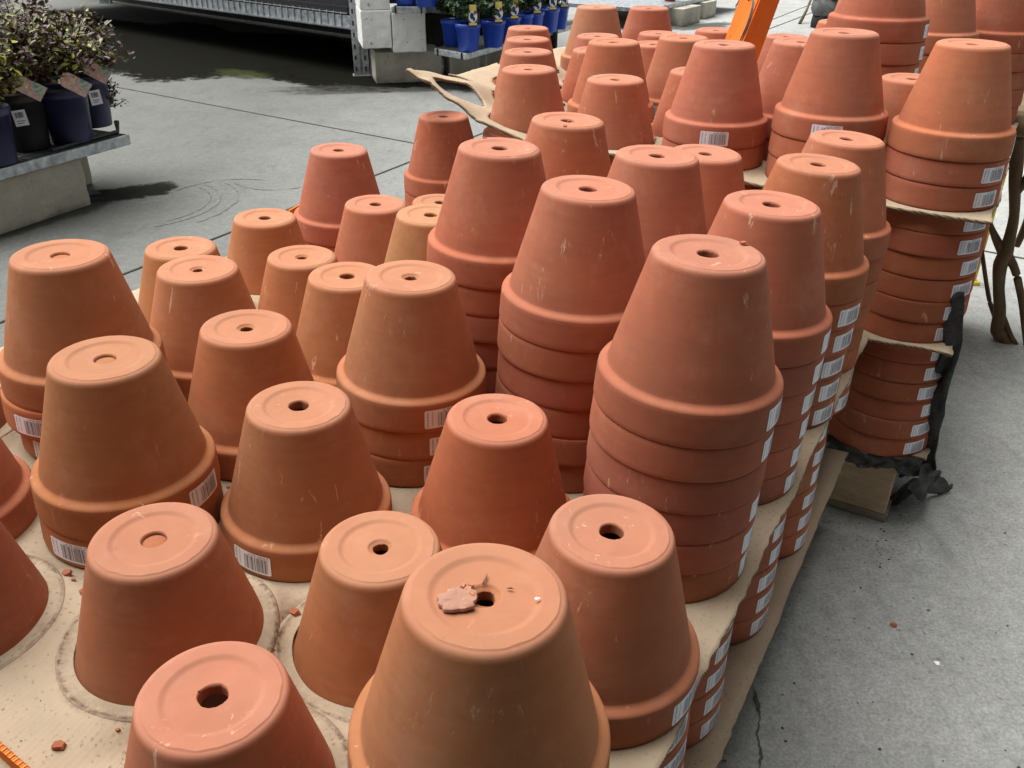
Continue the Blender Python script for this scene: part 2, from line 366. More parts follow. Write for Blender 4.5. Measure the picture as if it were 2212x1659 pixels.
def stack(x,y,zt,n,axis,sp,desc,tint,kind='open',yaw=None,below=0,desc_below='',tint_below=None,stk=None,single=None,nst=None,stamps=(),peels=(),xj=.0012):
    """n pots (or one body standing up through the cardboard), then `below` more under the sheet"""
    r=random.Random(hash((round(x*1000),round(y*1000)))&0xffff)
    ax=Vector(axis); tot=max(n,1)+0
    grp='nested upside-down terracotta pots'
    for i in range(tot):
        p=Vector((x,y,zt))-ax*(H+i*sp); p+=Vector((r.uniform(-xj,xj),r.uniform(-xj,xj),0)) if i else Vector((0,0,0))
        yw=(yaw if yaw is not None else r.uniform(0,6))
        ys=R(yw)+r.uniform(-.07,.07) if yaw is not None else yw
        if isinstance(stk,(list,tuple)) : ys=R(stk[i]) if stk[i] is not None else R(90); has=stk[i] is not None
        else: has=yaw is not None
        lab=(single or desc) if tot==1 else '%s pot of %s'%(ORD[i],desc)
        one_pot(p,ax,ys,tint,kind if i==0 else 'open',lab,grp,has,r,stamp=(stamps[i] if i<len(stamps) else False),peel=(i in peels))
    base=Vector((x,y,zt))-ax*(H+(tot-1)*sp)
    for j in range(below):
        p=Vector((x,y,zt))-ax*(H+(n+j)*sp)+Vector((r.uniform(-xj,xj),r.uniform(-xj,xj),0))
        if axis is AX: p+=Vector((.8712,-.4909,0))*(.0022*j); yw2=-37 if yaw is None or yaw>-55 else -46
        else: yw2=yaw
        ys=R(yw2)+r.uniform(-.12,.12) if yw2 is not None else r.uniform(0,6)
        one_pot(p,ax,ys,tint_below or tint,'open','%s rim below %s'%(ORD[j] if j else 'first',desc_below),grp,yw2 is not None,r)
    return base
AX=Vector((.04,0,1)).normalized(); SA=.0395; SB=.0402; ZZ=Vector((0,0,1))
# pallet A ---------------------------------------------------------- (x,y,top z,rims above the sheet)
A=[
 (-.218,.439,.591,0,dict(desc='round-holed pot poking through cardboard at the bottom edge, left of the biggest pot',tint=MIDC,kind='ragged')),
 (-.119,.613,.586,0,dict(desc='pot with a small half-blocked hole poking through cardboard behind the nearest stack',tint=TAN,kind='small')),
 (-.316,.598,.606,0,dict(desc='scuffed pot with a blocked shallow hole poking through cardboard at lower left',tint=MIDC,kind='plugged')),
 (-.533,.612,.608,0,dict(desc='scratched brown pot cut off by the left edge, body poking through cardboard',tint=BRN)),
 (-.744,.959,.612,0,dict(desc='sliver of brown pot at the left edge beside the tall left stack',tint=BRN)),
 (-.344,1.324,.593,0,dict(desc='pale tan pot low behind two others at left centre, poking through cardboard',tint=TAN,kind='small')),
 (-.447,1.498,.600,0,dict(desc='pale tan pot standing through cardboard in front of the tall red pot',tint=TAN)),
 (-.537,1.321,.608,0,dict(desc='pale pot in the left row behind the tall left stack, floor behind it',tint=TAN)),
 (-.145,1.660,.580,0,dict(desc='orange-tan pot half hidden behind another tan pot, below the red pot with a sticker',tint=TAN)),
 (-.016,.426,.703,3,dict(desc='the nearest stack with a torn clay flake on top',tint=TAN,kind='small',below=6,desc_below='cardboard under the nearest stack')),
 (.088,.592,.624,1,dict(desc='',single='rosy single pot standing on cardboard right of the nearest stack',tint=PINK,stk=[-35],below=6,desc_below='cardboard under the rosy single pot')),
 (.189,.787,.806,6,dict(desc='the tall right-of-centre stack with clay crumb on top',tint=PINK,yaw=-24,below=6,desc_below='cardboard under the tall right-of-centre stack',peels=(2,),stk=[-30,-26,None,-24,-27,-22])),
 (.297,.966,.799,6,dict(desc='the second stack along the right cardboard edge',tint=PINK,yaw=-30,below=6,desc_below='cardboard under the second right-edge stack')),
 (.407,1.148,.797,6,dict(desc='the third stack along the right cardboard edge',tint=MIDC,yaw=-50,stk=[None,-50,-47,-52,-49,-50],below=6,desc_below='cardboard under the third right-edge stack')),
 (.506,1.326,.789,6,dict(desc='the last stack along the right cardboard edge, half hidden',tint=MIDC,below=2,desc_below='cardboard under the last right-edge stack')),
 (-.015,.793,.614,1,dict(desc='',single='reddish-orange single pot with a clean round hole, between stacks at centre',tint=ORG)),
 (.086,.974,.813,6,dict(desc='the tall centre stack with a specked flat top',tint=PINK)),
 (.191,1.148,.807,6,dict(desc='the stack behind the two tall centre stacks',tint=PINK)),
 (.295,1.326,.765,5,dict(desc='the upper right-centre stack tucked behind its twin',tint=PINK)),
 (-.228,.794,.628,1,dict(desc='',single='single tan pot with barcode at lower left of its rim, left of centre',tint=TAN,kind='ragged',stk=[-117])),
 (-.123,.969,.705,3,dict(desc='the centre-left stack showing three barcode stickers',tint=TAN,kind='small',stk=[-60,-57,-60])),
 (-.019,1.146,.816,6,dict(desc='the tall stack with 17 pressed in its rims',tint=PINK,stamps=(R(-112),R(-85)))),
 (.081,1.326,.813,6,dict(desc='the upper centre stack with clay crumbs in its hole',tint=PINK)),
 (-.422,.790,.685,2,dict(desc='the big two-pot stack with blocked hole, near left',tint=TAN,kind='plugged',stk=[-14,-111],xj=.004)),
 (-.328,.958,.641,1,dict(desc='',single='single pot with a jagged hole behind the near-left two-pot stack',tint=TAN,kind='small')),
 (-.235,1.144,.634,1,dict(desc='',single='tan pot with a nick beside its hole, left of the three-sticker stack',tint=TAN,kind='ragged')),
 (-.131,1.329,.664,2,dict(desc='the yellowish two-pot stack behind the stamped stack',tint=(.42,.20,.092))),
 (-.538,.968,.730,3,dict(desc='the tall left stack with blocked hole, floor behind it',tint=TAN,kind='plugged',stk=[None,-106,-104],stamps=(R(-88),),xj=.005)),
 (-.445,1.141,.644,1,dict(desc='',single='pot with a small dark hole right of the tall left stack',tint=TAN,kind='small')),
 (-.246,1.504,.625,1,dict(desc='',single='rosy pot between the tall red pot and the yellowish pots',tint=PINK)),
 (-.340,1.681,.676,2,dict(desc='the red two-pot stack at the back left corner',tint=(0.418,0.156,0.091))),
 (-.639,.781,.640,1,dict(desc='',single='pot at the left edge showing only its rim beside the near-left stack',tint=MIDC)),
]
baseA=[]
for x,y,zt,k,d in A:
    b=stack(x,y,zt,k,AX,SA,**d)
    baseA.append((b.x,b.y,b.z+(H-.1165) if k==0 else b.z-.0008,x,y,k))
# pallet B
B=[
 (.197,1.757,.798,0,dict(desc='plain level-topped pot behind the tall centre stacks',tint=ROSE,below=2,desc_below='rear cardboard under the plain level-topped pot')),
 (.029,1.859,.799,0,dict(desc='nearest pot in the left file of four behind the torn cardboard flap',tint=ROSE,below=3,desc_below='torn cardboard flap')),
 (.031,2.085,.800,0,dict(desc='second pot in the left file of four, only its top showing',tint=ROSE)),
 (.034,2.310,.797,0,dict(desc='third pot in the left file of four, only its top showing',tint=ROSE)),
 (.036,2.500,.800,0,dict(desc='farthest pot in the left file of four, beside the blue pots',tint=ROSE)),
 (.226,2.580,.846,1,dict(desc='',single='tall tan pot at the top of the picture, nearest the blue flower pots',tint=(0.425,0.209,0.118))),
 (.383,2.670,.835,1,dict(desc='',single='rosy-brown pot at the top edge in front of the grey concrete blocks',tint=PINK)),
 (.217,2.400,.794,0,dict(desc='pot top peeping behind the large pot under the tall tan pot',tint=ROSE)),
 (.213,1.967,.838,1,dict(desc='',single='large pot on rear cardboard right of the left file of four',tint=ROSE)),
 (.193,2.174,.792,0,dict(desc='sliver of pot between the left file and the large pot',tint=ROSE)),
 (.395,2.530,.785,0,dict(desc='small-looking pot top below the rosy-brown pot at the top edge',tint=PINK)),
 (.378,2.055,.836,1,dict(desc='',single='pot with barcode on its rim, left of the orange sign',tint=ROSE,stk=[-138])),
 (.345,2.278,.792,0,dict(desc='sliver of pot left behind the barcoded pot near the orange sign',tint=PINK)),
 (.367,1.809,.805,0,dict(desc='pot half hidden behind the two-pot stack beside the orange sign',tint=ROSE)),
 (.378,1.655,.877,2,dict(desc='the stickered two-pot stack in front of the orange sign',tint=ROSE,kind='ragged',stk=[-102,None],below=2,desc_below='rear cardboard under the sign-side stack')),
 (.539,2.470,.802,0,dict(desc='farthest pot left of the orange sign, floor behind it',tint=PINK)),
 (.523,2.276,.792,0,dict(desc='pot half covered by the orange sign',tint=PINK)),
 (.735,2.490,.785,0,dict(desc='farthest pot right of the orange sign, mostly hidden',tint=PINK)),
 (.543,1.735,.872,2,dict(desc='the rosy two-pot stack just right of the orange sign',tint=PINK)),
 (.830,2.370,.836,1,dict(desc='',single='tiny visible corner of a pot beside the black bag',tint=PINK)),
 (.555,1.554,.911,3,dict(desc='the upper-right three-pot stack with front-facing barcode',tint=PINK,stk=[-110,None,None],below=2,desc_below='rear cardboard under the front-barcoded stack')),
 (.720,1.630,.825,1,dict(desc='',single='rosy pot low between two tall stacks at upper right',tint=PINK)),
 (.729,1.462,.907,3,dict(desc='the tall corner stack at the right, over layered cardboard',tint=(0.430,0.160,0.088),yaw=-62,stk=[-22,-62,-64],below=12,desc_below='top cardboard of the tall corner stack',tint_below=(0.373,0.128,0.067))),
 (.725,1.860,1.030,6,dict(desc='the highest stack, its top cut off by the picture top',tint=ROSE,yaw=-32)),
 (.930,2.060,.980,5,dict(desc='the stack cut off by picture top behind the corner stack',tint=PINK)),
 (1.106,2.140,.974,5,dict(desc='the stack at the top right corner of the picture',tint=(0.373,0.131,0.075),below=4,desc_below='rear cardboard at the top right corner')),
]
baseB=[]
for x,y,zt,k,d in B:
    b=stack(x,y,zt,k,ZZ,SB,**d)
    baseB.append((b.x,b.y,b.z+(H-.1165) if k==0 else b.z-.0008,x,y,k))
# the shorter rear corner stack whose cardboard has curled up
stack(-.157,1.968,.680,6,ZZ,SB,desc='the lone red stack with floor behind, upper centre-left',tint=(0.410,0.140,0.075),stk=[None,-118,None,None,None,None])
# ------------------------------------------------------------------ cardboard sheets
def sheet(name,org,uvec,vvec,u0,u1,v0,v1,zf,holes=(),step=.006,deform=None,thick=.0045,stains=(),edge=.006,seed=0):
    U=Vector((*uvec,0)).normalized(); V=Vector((*vvec,0)).normalized(); O=Vector((*org,0))
    nu=int((u1-u0)/step); nv=int((v1-v0)/step); vs=[]; st=[]
    hl=[((Vector((hx,hy,0))-O).dot(U),(Vector((hx,hy,0))-O).dot(V),hr) for hx,hy,hr in holes]
    inside=lambda u,v:any((u-a)**2+(v-b)**2<hr*hr for a,b,hr in hl)
    for i in range(nu+1):
        for j in range(nv+1):
            u=u0+(u1-u0)*i/nu; v=v0+(v1-v0)*j/nv
            if i in(0,nu): u+=edge*noise.noise(Vector((seed,v*9,i)))+edge*.4*noise.noise(Vector((seed,v*60,i)))
            if j in(0,nv): v+=edge*noise.noise(Vector((seed+5,u*9,j)))+edge*.4*noise.noise(Vector((seed+5,u*60,j)))
            for a,b,hr in hl:
                d=math.hypot(u-a,v-b)
                if abs(d-hr)<step*.55 and d>1e-6: u=a+(u-a)*hr/d; v=b+(v-b)*hr/d
            p=O+U*u+V*v; p.z=zf(p.x,p.y)
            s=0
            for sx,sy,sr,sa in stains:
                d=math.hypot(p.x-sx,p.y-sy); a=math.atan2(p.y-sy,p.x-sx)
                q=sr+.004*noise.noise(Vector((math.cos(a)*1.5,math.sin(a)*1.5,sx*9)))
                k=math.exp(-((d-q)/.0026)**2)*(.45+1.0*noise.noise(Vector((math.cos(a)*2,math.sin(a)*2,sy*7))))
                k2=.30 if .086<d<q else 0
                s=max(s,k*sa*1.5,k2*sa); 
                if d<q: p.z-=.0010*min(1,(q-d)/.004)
            if deform: p=deform(p,u,v)
            vs.append(p); st.append(max(0,min(1,s)))
    fs=[]
    for i in range(nu):
        for j in range(nv):
            u=u0+(u1-u0)*(i+.5)/nu; v=v0+(v1-v0)*(j+.5)/nv
            if hl and inside(u,v): continue
            fs.append((i*(nv+1)+j,(i+1)*(nv+1)+j,(i+1)*(nv+1)+j+1,i*(nv+1)+j+1))
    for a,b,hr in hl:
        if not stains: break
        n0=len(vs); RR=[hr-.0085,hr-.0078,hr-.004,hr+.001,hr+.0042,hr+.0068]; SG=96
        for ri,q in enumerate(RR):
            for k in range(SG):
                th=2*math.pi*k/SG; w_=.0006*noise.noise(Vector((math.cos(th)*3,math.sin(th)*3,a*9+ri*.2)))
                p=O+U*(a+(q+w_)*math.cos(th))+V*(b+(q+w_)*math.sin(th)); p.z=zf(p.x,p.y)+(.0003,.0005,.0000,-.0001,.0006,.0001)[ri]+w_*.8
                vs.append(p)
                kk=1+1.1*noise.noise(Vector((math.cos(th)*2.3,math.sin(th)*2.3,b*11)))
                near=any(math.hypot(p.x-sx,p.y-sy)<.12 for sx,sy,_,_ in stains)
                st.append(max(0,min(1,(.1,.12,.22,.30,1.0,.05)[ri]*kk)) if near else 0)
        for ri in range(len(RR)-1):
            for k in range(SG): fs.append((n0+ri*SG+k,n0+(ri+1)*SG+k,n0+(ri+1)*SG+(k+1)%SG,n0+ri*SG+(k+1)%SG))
    # drop loose vertices
    used=sorted({k for f in fs for k in f}); mp={k:n for n,k in enumerate(used)}
    flip=(U.cross(V)).z<0
    fs=[tuple(mp[k] for k in (f[::-1] if flip else f)) for f in fs]
    o=mesh_obj(name,[vs[k] for k in used],fs,[CARD,CARDEDGE],smooth=True)
    at_=o.data.attributes.new('stain','FLOAT','POINT'); at_.data.foreach_set('value',[st[k] for k in used])
    so=o.modifiers.new('thick','SOLIDIFY'); so.thickness=thick; so.offset=-1; so.material_offset_rim=1
    return o
def zfield(pts,amp=.0025,seed=0,pw=3.0):
    def f(x,y):
        a=b=0; near=1
        for p in pts:
            d=math.hypot(x-p[0],y-p[1]); 
            dd=max(0,d-.097); near=min(near,dd)
            w=1/(dd+.012)**pw; a+=w*p[2]; b+=w
        return a/b-.0006+amp*min(1,near/.03)*(noise.noise(Vector((x*6,y*6,seed)))-.25)
    return f
uA,vA=(.4909,.8712),(-.8712,.4909)
zA=zfield(baseA)
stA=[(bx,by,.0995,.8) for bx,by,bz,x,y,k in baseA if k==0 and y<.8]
shA=sheet('cardboard_sheet',(-.0128,.428),uA,vA,-.185,1.145,-.096,1.065,zA,step=.004,holes=[(p[0],p[1],.0935) for p in baseA if p[5]==0],stains=stA,seed=1)
tag(shA,'dirty tan cardboard sheet under the front pots, nearest one with pots poking through','cardboard sheet','cardboard sheets between layers of pots')
zA2=zfield([(p[0]-.0095,p[1],p[2]-6*SA-.002) for p in baseA],.002,3)
o=sheet('cardboard_sheet',(-.020,.428),uA,vA,-.185,1.145,-.113,1.065,zA2,step=.012,seed=4)
tag(o,'tan cardboard sheet below the lower barcoded rims, just above the floor at right','cardboard sheet','cardboard sheets between layers of pots')
uB,vB=(-.8712,.4909),(.4909,.8712); OB=(.729,1.462)
zB=zfield(baseB,.003,7)
def lerp_t(x,tab):
    if x<=tab[0][0]: return tab[0][1]
    for (a,b_),(c,d) in zip(tab,tab[1:]):
        if x<=c: 
            k=(x-a)/(c-a); k=k*k*(3-2*k)*.5+k*.5; return b_+(d-b_)*k
    return tab[-1][1]
def curl(p,u,v):
    if u<.74: return p
    lf=lerp_t(u,[(.74,0),(.86,.028),(.98,.066),(1.10,.098),(1.175,.116)]); sf=max(0,u-.86)*.46
    lm=lerp_t(u,[(.93,0),(1.03,.056),(1.175,.072)]); sm_=max(0,u-.9)*.14
    lb=lerp_t(u,[(1.0,0),(1.175,.030)])
    if v<.1: k=min(1,max(0,(v+.1)/.2)); L=lf+(lm-lf)*k; sh=sf+(sm_-sf)*k
    else: k=min(1,(v-.1)/.2); L=lm+(lb-lm)*k; sh=sm_*(1-k)
    return p-Vector((uB[0],uB[1],0))*sh+Vector((0,0,L+.004*noise.noise(Vector((u*16,v*12,0)))))
o=sheet('cardboard_sheet',OB,uB,vB,-.098,1.175,-.107,1.13,zB,holes=[(p[3],p[4],.0885) for p in baseB if p[5]==0]+[(-.164,1.963,.083),(-.170,2.19,.062)],deform=curl,seed=9,edge=.008)
o.modifiers['thick'].material_offset=1; o.modifiers['thick'].thickness=.0055
tag(o,'torn cardboard sheet with round cut-outs curling up at left under the rear pots','cardboard sheet','cardboard sheets between layers of pots')
for zc,lab,ex in ((.907-.246-6*SB-.001,'second cardboard sheet down in the tall corner stack at right',.092),(.907-.246-12*SB-.001,'lowest cardboard sheet of the corner stack, lying on the wooden pallet',.098)):
    o=sheet('cardboard_sheet',OB,uB,vB,-ex,1.10,-.107 if ex<.095 else -.060,1.13,(lambda zc:(lambda x,y:zc+.003*noise.noise(Vector((x*7,y*7,zc)))-.0007*0))(zc),step=.012,seed=zc*10,edge=.010)
    tag(o,lab,'cardboard sheet','cardboard sheets between layers of pots')
# ------------------------------------------------------------------ pallets
def pallet(org,U,V,nu,nv,top,foot,label):
    e=empty('wooden_pallet',(org[0],org[1],0),0,label=label,cat='pallet')
    a=math.atan2(U[1],U[0]); e.rotation_euler=(0,0,a)
    s=1 if (U[0]*V[1]-U[1]*V[0])>0 else -1
    for k in range(7):
        b=MB(); b.box((nu*(.02+.96*k/6),s*nv/2,top-.009),(.10,nv,.018)); b.build('deck_board',PLANK,e,bevel=.002)
    for k in range(3):
        b=MB(); b.box((nu/2,s*(.05+(nv-.10)*k/2),top-.030),(nu,.10,.020)); b.build('stringer_board',PLANK,e,bevel=.002)
        b=MB(); b.box((nu/2,s*(.05+(nv-.10)*k/2),.010),(nu,.10,.018)); b.build('bottom_board',PLANK,e,bevel=.002)
        for j in range(3):
            b=MB(); b.box((.0625+(nu-.125)*j/2,s*(.05+(nv-.10)*k/2),(top-.040+.019)/2),(.115,.10,top-.040-.019)); b.build('block',PINE,e,bevel=.003)
    return e
bp=Vector((*OB,0))-Vector((*uB,0))*.062-Vector((*vB,0))*.045
pallet((bp.x,bp.y),uB,vB,1.13,1.13,.905-.246-12*SB-.006,0,'weathered wooden pallet with a pale pine block under the corner stack at right')
ap=Vector((-.0128-.012,.428,0))-Vector((*uA,0))*.11-Vector((*vA,0))*(.055)
pallet((ap.x,ap.y),uA,vA,1.21,1.05,.188,0,'wooden pallet hidden beneath the front cardboard and pots')
# ------------------------------------------------------------------ small clay pieces
def chip(p,s,label,seed,tint=(0.347,0.125,0.067),flat=.45,cat='clay chip',name='clay_chip',group='clay chips lying about'):
    r=random.Random(seed); n=r.choice([5,6,7]); vs=[]; s=s*.8
    a0=r.random()*6
    for z,k in ((0,1),(1,.82)):
        for i in range(n):
            a=a0+2*math.pi*i/n+r.uniform(-.3,.3)*(z==0); q=s*(.6+.5*r.random())*k
            vs.append((q*math.cos(a),q*math.sin(a)*.75,z*s*flat*(1+.3*r.uniform(-1,1))))
    fs=[tuple(range(n))[::-1],tuple(range(n,2*n))]+[(i,(i+1)%n,n+(i+1)%n,n+i) for i in range(n)]
    o=mesh_obj(name,vs,fs,CLAY,loc=p); o.color=(*tint,1); tag(o,label,cat,group); return o
def on_sheetA(px,py):
    p=at(px,py,.46)
    for _ in range(6): p=at(px,py,zA(p.x,p.y)+.0006)
    return p
for k,(px,py,s,lab) in enumerate([(128,1612,.0085,'brick-red chip near the bottom left corner of the cardboard'),(144,1240,.0095,'broken red chip between the scratched left pot and the two-pot stack'),
  (182,1280,.008,'red chip tight against the scuffed pot at lower left'),(637,1324,.0095,'red chip on cardboard between the two pots poking through at lower left'),
  (158,1253,.004,'tiny chip right of the broken red chip at left'),(255,1577,.0035,'slim chip on bare cardboard above the bottom left corner'),
  (532,1370,.004,'orange crumb beside the scuffed pot'),(495,1054,.005,'crumb on cardboard behind the rim of the single stickered pot')]):
    chip(on_sheetA(px,py),s,lab,k)
for k,(px,py,s,lab) in enumerate([(1931,1350,.010,'red chip alone in the middle of the right floor'),(1504,1643,.006,'red chip on the floor at the bottom edge beside the cardboard'),(1566,1643,.005,'chip on the floor at the bottom edge by the crack')]):
    chip(at(px,py,.001),s,lab,20+k)
wc=chip(at(2023,1432,.001),.009,'small white flake on the right floor',31,flat=.2,cat='flake',name='white_flake',group='small white flakes'); wc.data=wc.data.copy(); wc.data.materials.clear(); wc.data.materials.append(WHITEB)
for k,(px,py,z,s,lab) in enumerate([(1046,300,.8158,.006,'clay crumb on the far edge of the stamped stack top'),(1220,272,.8135,.0045,'clay crumb lying by a hole edge, upper centre stack'),(1228,262,.8120,.0035,'smaller clay crumb inside the hole edge, upper centre stack'),
     (1607,526,.8055,.0075,'pale clay crumb on the top of the tall six-pot stack')]):
    chip(at(px,py,z),s,lab,40+k,tint=MIDC if k==3 else (.45,.18,.11),flat=.4)
wf=chip(at(1161,1293,.7028),.0024,'tiny white fleck on the top of the nearest pot',33,flat=.2,cat='flake',name='white_flake',group='small white flakes'); wf.data.materials.clear(); wf.data.materials.append(WHITEB)
# the torn clay flake on the nearest pot
fl=empty('clay_flake',at(988,1300,.7022),.3,label='torn lump of dried clay stuck beside the hole of the nearest pot',cat='clay lump')
b=MB(); n=40; vs=[(0,0,.0026)]; 
for ring,(k,z) in enumerate(((.55,.0030),(.97,.0034),(1,.0030),(.99,.0004))):
    for i in range(n):
        a=2*math.pi*i/n; q=(.0118*(1+.38*noise.noise(Vector((math.cos(a)*1.9,math.sin(a)*1.9,3)))+.10*noise.noise(Vector((math.cos(a)*8,math.sin(a)*8,3)))))*k
        vs.append((q*math.cos(a)*1.1,q*math.sin(a)*.8,z+.0012*noise.noise(Vector((a*2,ring,1)))))
fs=[(0,1+i,1+(i+1)%n) for i in range(n)]
for g in range(3): fs+=[(1+g*n+i,1+(g+1)*n+i,1+(g+1)*n+(i+1)%n,1+g*n+(i+1)%n) for i in range(n)]
b.add(vs,fs); q=b.build('flake_slab',CLAY,fl,smooth=True); q.color=(.44,.25,.18,1)
for k,(x,y,s) in enumerate([(.0095,.007,.0042),(.0115,.010,.0032),(.0065,.011,.0030),(.0110,.001,.0035)]):
    r=random.Random(k+60); b=MB(); vs=[];n=7
    for z,kk in ((0,1),(.0038,.6)):
        for i in range(n):
            a=2*math.pi*i/n; u=s*(.7+.5*r.random())*kk; vs.append((x+u*math.cos(a),y+u*math.sin(a),z*(.7+.5*r.random())))
    b.add(vs,[tuple(range(n))[::-1],tuple(range(n,2*n))]+[(i,(i+1)%n,n+(i+1)%n,n+i) for i in range(n)])
    q=b.build('flake_crumb',CLAY,fl); q.color=(.52,.27,.17,1)
b=MB()
for k,(px,py,px2,py2,h) in enumerate([(1042,1262,1052,1240,.0008),(1095,1270,1108,1272,.0004)]):
    a_=at(px,py,.7022)-fl.location; c_=at(px2,py2,.7022)-fl.location; rz_=Matrix.Rotation(-.3,3,'Z'); a_=rz_@a_; c_=rz_@c_
    b.tube([a_,a_.lerp(c_,.5)+Vector((.0006,0,h)),c_],[.0005,.0009,.0003],6)
q=b.build('clay_shavings',CLAY,fl,smooth=True); q.color=(.30,.13,.08,1)
# dark crumbs of soil caught on the sheet: nobody could count them
b=MB(); r=random.Random(12)
def crumb(p,s):
    vs=[p+Vector((r.uniform(-1,1)*s,r.uniform(-1,1)*s,z)) for z in (0,0,0,s*.9)]; b.add(vs,[(0,1,3),(1,2,3),(2,0,3),(0,2,1)])
for _ in range(330):
    t=r.random()
    if t<.45: p=on_sheetA(r.uniform(0,330),r.uniform(1330,1655))
    elif t<.75:
        c=r.choice(stA); a=r.uniform(0,6.28); q=.098+r.gauss(0,.003); p=Vector((c[0]+q*math.cos(a),c[1]+q*math.sin(a),0)); p.z=zA(p.x,p.y)
    else: p=on_sheetA(r.uniform(470,900),r.uniform(1250,1650))
    if any(math.hypot(p.x-c[0],p.y-c[1])<.092 for c in baseA): continue
    crumb(p,r.choice([.0004,.0005,.0007,.0010]))
tag(b.build('soil_crumbs',simple('soil_crumbs',(.12,.075,.05),.95)),'dark crumbs scattered on the front cardboard',kind='stuff')
# ------------------------------------------------------------------ floor
b=MB(); b.add([(-60,-20,0),(60,-20,0),(60,90,0),(-60,90,0)],[(0,1,2,3)]); tag(b.build('floor',FLOOR),kind='structure')
JM=simple('saw_cut_joint',(.035,.035,.032),.9,.4,40)
def strip(name,pts,wd,z=.002,mat=JM,jag=0):
    b=MB(); pts=[Vector((p[0],p[1],0)) for p in pts]; vs=[];
    for i,p in enumerate(pts):
        t=(pts[min(i+1,len(pts)-1)]-pts[max(0,i-1)]).normalized(); n=Vector((-t.y,t.x,0))
        w_=wd*(1+jag*noise.noise(p*30))/2
        vs+=[p+n*w_+Vector((0,0,z)),p-n*w_+Vector((0,0,z))]
    b.add(vs,[(2*i,2*i+1,2*i+3,2*i+2) for i in range(len(pts)-1)]); o=b.build(name,mat); tag(o,kind='structure'); return o
def line(a,c,n=2): return [Vector(a).lerp(Vector(c),i/(n-1)) for i in range(n)]
strip('floor_joint',line((-6.2,8.36,0),(3.2,1.95,0)),.011,.0020)
strip('floor_joint',line((-2.6,.35,0),(5.9,15.6,0)),.010,.0030)
strip('floor_joint',line((2.2,8.63,0),(7.0,16.8,0)),.014,.0025)
ck=[at(px,py,0) for px,py in ((1622,1398),(1626,1440),(1622,1470),(1633,1500),(1640,1545),(1636,1590),(1645,1625),(1640,1680),(1650,1740))]
cp=[]
for i in range(len(ck)-1):
    for t in range(12): q=ck[i].lerp(ck[i+1],t/12); q.x+=.004*noise.noise(q*45)+.003*noise.noise(q*140); cp.append(q)
strip('floor_crack',cp,.0042,.0015,simple('crack_dirt',(.085,.085,.08),.95,.5,90),1.8)
# stains: dark damp patches by the left bench, painted shade below the rack, green moss
def patch(name,cx,cy,rx,ry,rz,mat,z,seed):
    b=MB(); vs=[(cx,cy,z)]; n=72; fd=[1.0]; ks=(.35,.6,.8,1.0)
    for ring,kr in enumerate(ks):
        for i in range(n):
            a=2*math.pi*i/n; k=(1+.45*noise.noise(Vector((math.cos(a)*2,math.sin(a)*2,seed)))+.14*noise.noise(Vector((math.cos(a)*9,math.sin(a)*9,seed))))*kr
            x,y=rx*k*math.cos(a),ry*k*math.sin(a); vs.append((cx+x*math.cos(rz)-y*math.sin(rz),cy+x*math.sin(rz)+y*math.cos(rz),z)); fd.append((.95,.75,.42,0)[ring])
    fs=[(0,1+i,1+(i+1)%n) for i in range(n)]
    for g in range(3): fs+=[(1+g*n+i,1+(g+1)*n+i,1+(g+1)*n+(i+1)%n,1+g*n+(i+1)%n) for i in range(n)]
    b.add(vs,fs); o=b.build(name,mat); a_=o.data.attributes.new('fade','FLOAT','POINT'); a_.data.foreach_set('value',fd); tag(o,kind='structure')
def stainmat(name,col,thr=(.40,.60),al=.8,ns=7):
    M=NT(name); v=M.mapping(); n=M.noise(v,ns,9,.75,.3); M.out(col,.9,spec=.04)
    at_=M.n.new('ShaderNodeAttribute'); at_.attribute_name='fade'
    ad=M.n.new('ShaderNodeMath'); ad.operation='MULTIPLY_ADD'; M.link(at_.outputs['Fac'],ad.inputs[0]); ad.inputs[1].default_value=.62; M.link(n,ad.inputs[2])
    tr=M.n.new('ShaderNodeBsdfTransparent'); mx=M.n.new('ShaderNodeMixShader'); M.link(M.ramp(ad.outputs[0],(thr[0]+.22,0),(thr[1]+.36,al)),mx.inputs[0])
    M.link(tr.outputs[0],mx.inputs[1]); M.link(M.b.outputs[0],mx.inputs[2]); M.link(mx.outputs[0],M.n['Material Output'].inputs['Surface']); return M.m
DS=stainmat('damp_shade_patch',(.05,.05,.045),(.40,.60),.55,24); RACKSHADE=stainmat('rack_shade_paint',(.007,.007,.005),(.26,.30),.985,13); DS3=stainmat('damp_stain_broken',(.02,.02,.017),(.42,.52),.9,30); MOSS=stainmat('moss',(.05,.058,.02),(.40,.66),.6,22)
patch('damp_shade_patch',-1.62,3.60,.22,.12,.5,DS3,.0035,1); patch('damp_shade_patch',-1.80,3.30,.10,.50,-.42,DS,.0036,2)
patch('damp_shade_patch',-.75,6.0,1.0,.22,.2,DS,.0037,3); patch('moss_patch',-1.95,6.45,.35,.16,-.6,MOSS,.0043,4); patch('damp_shade_patch',-2.7,7.75,2.9,1.05,-.70,RACKSHADE,.0034,6); patch('damp_shade_patch',-1.2,6.35,.75,.20,-.5,RACKSHADE,.0038,8)  # near-black patches paint the rack's shade onto the floor
patch('damp_shade_patch',1.9,9.35,.55,.2,.7,DS,.0035,7)
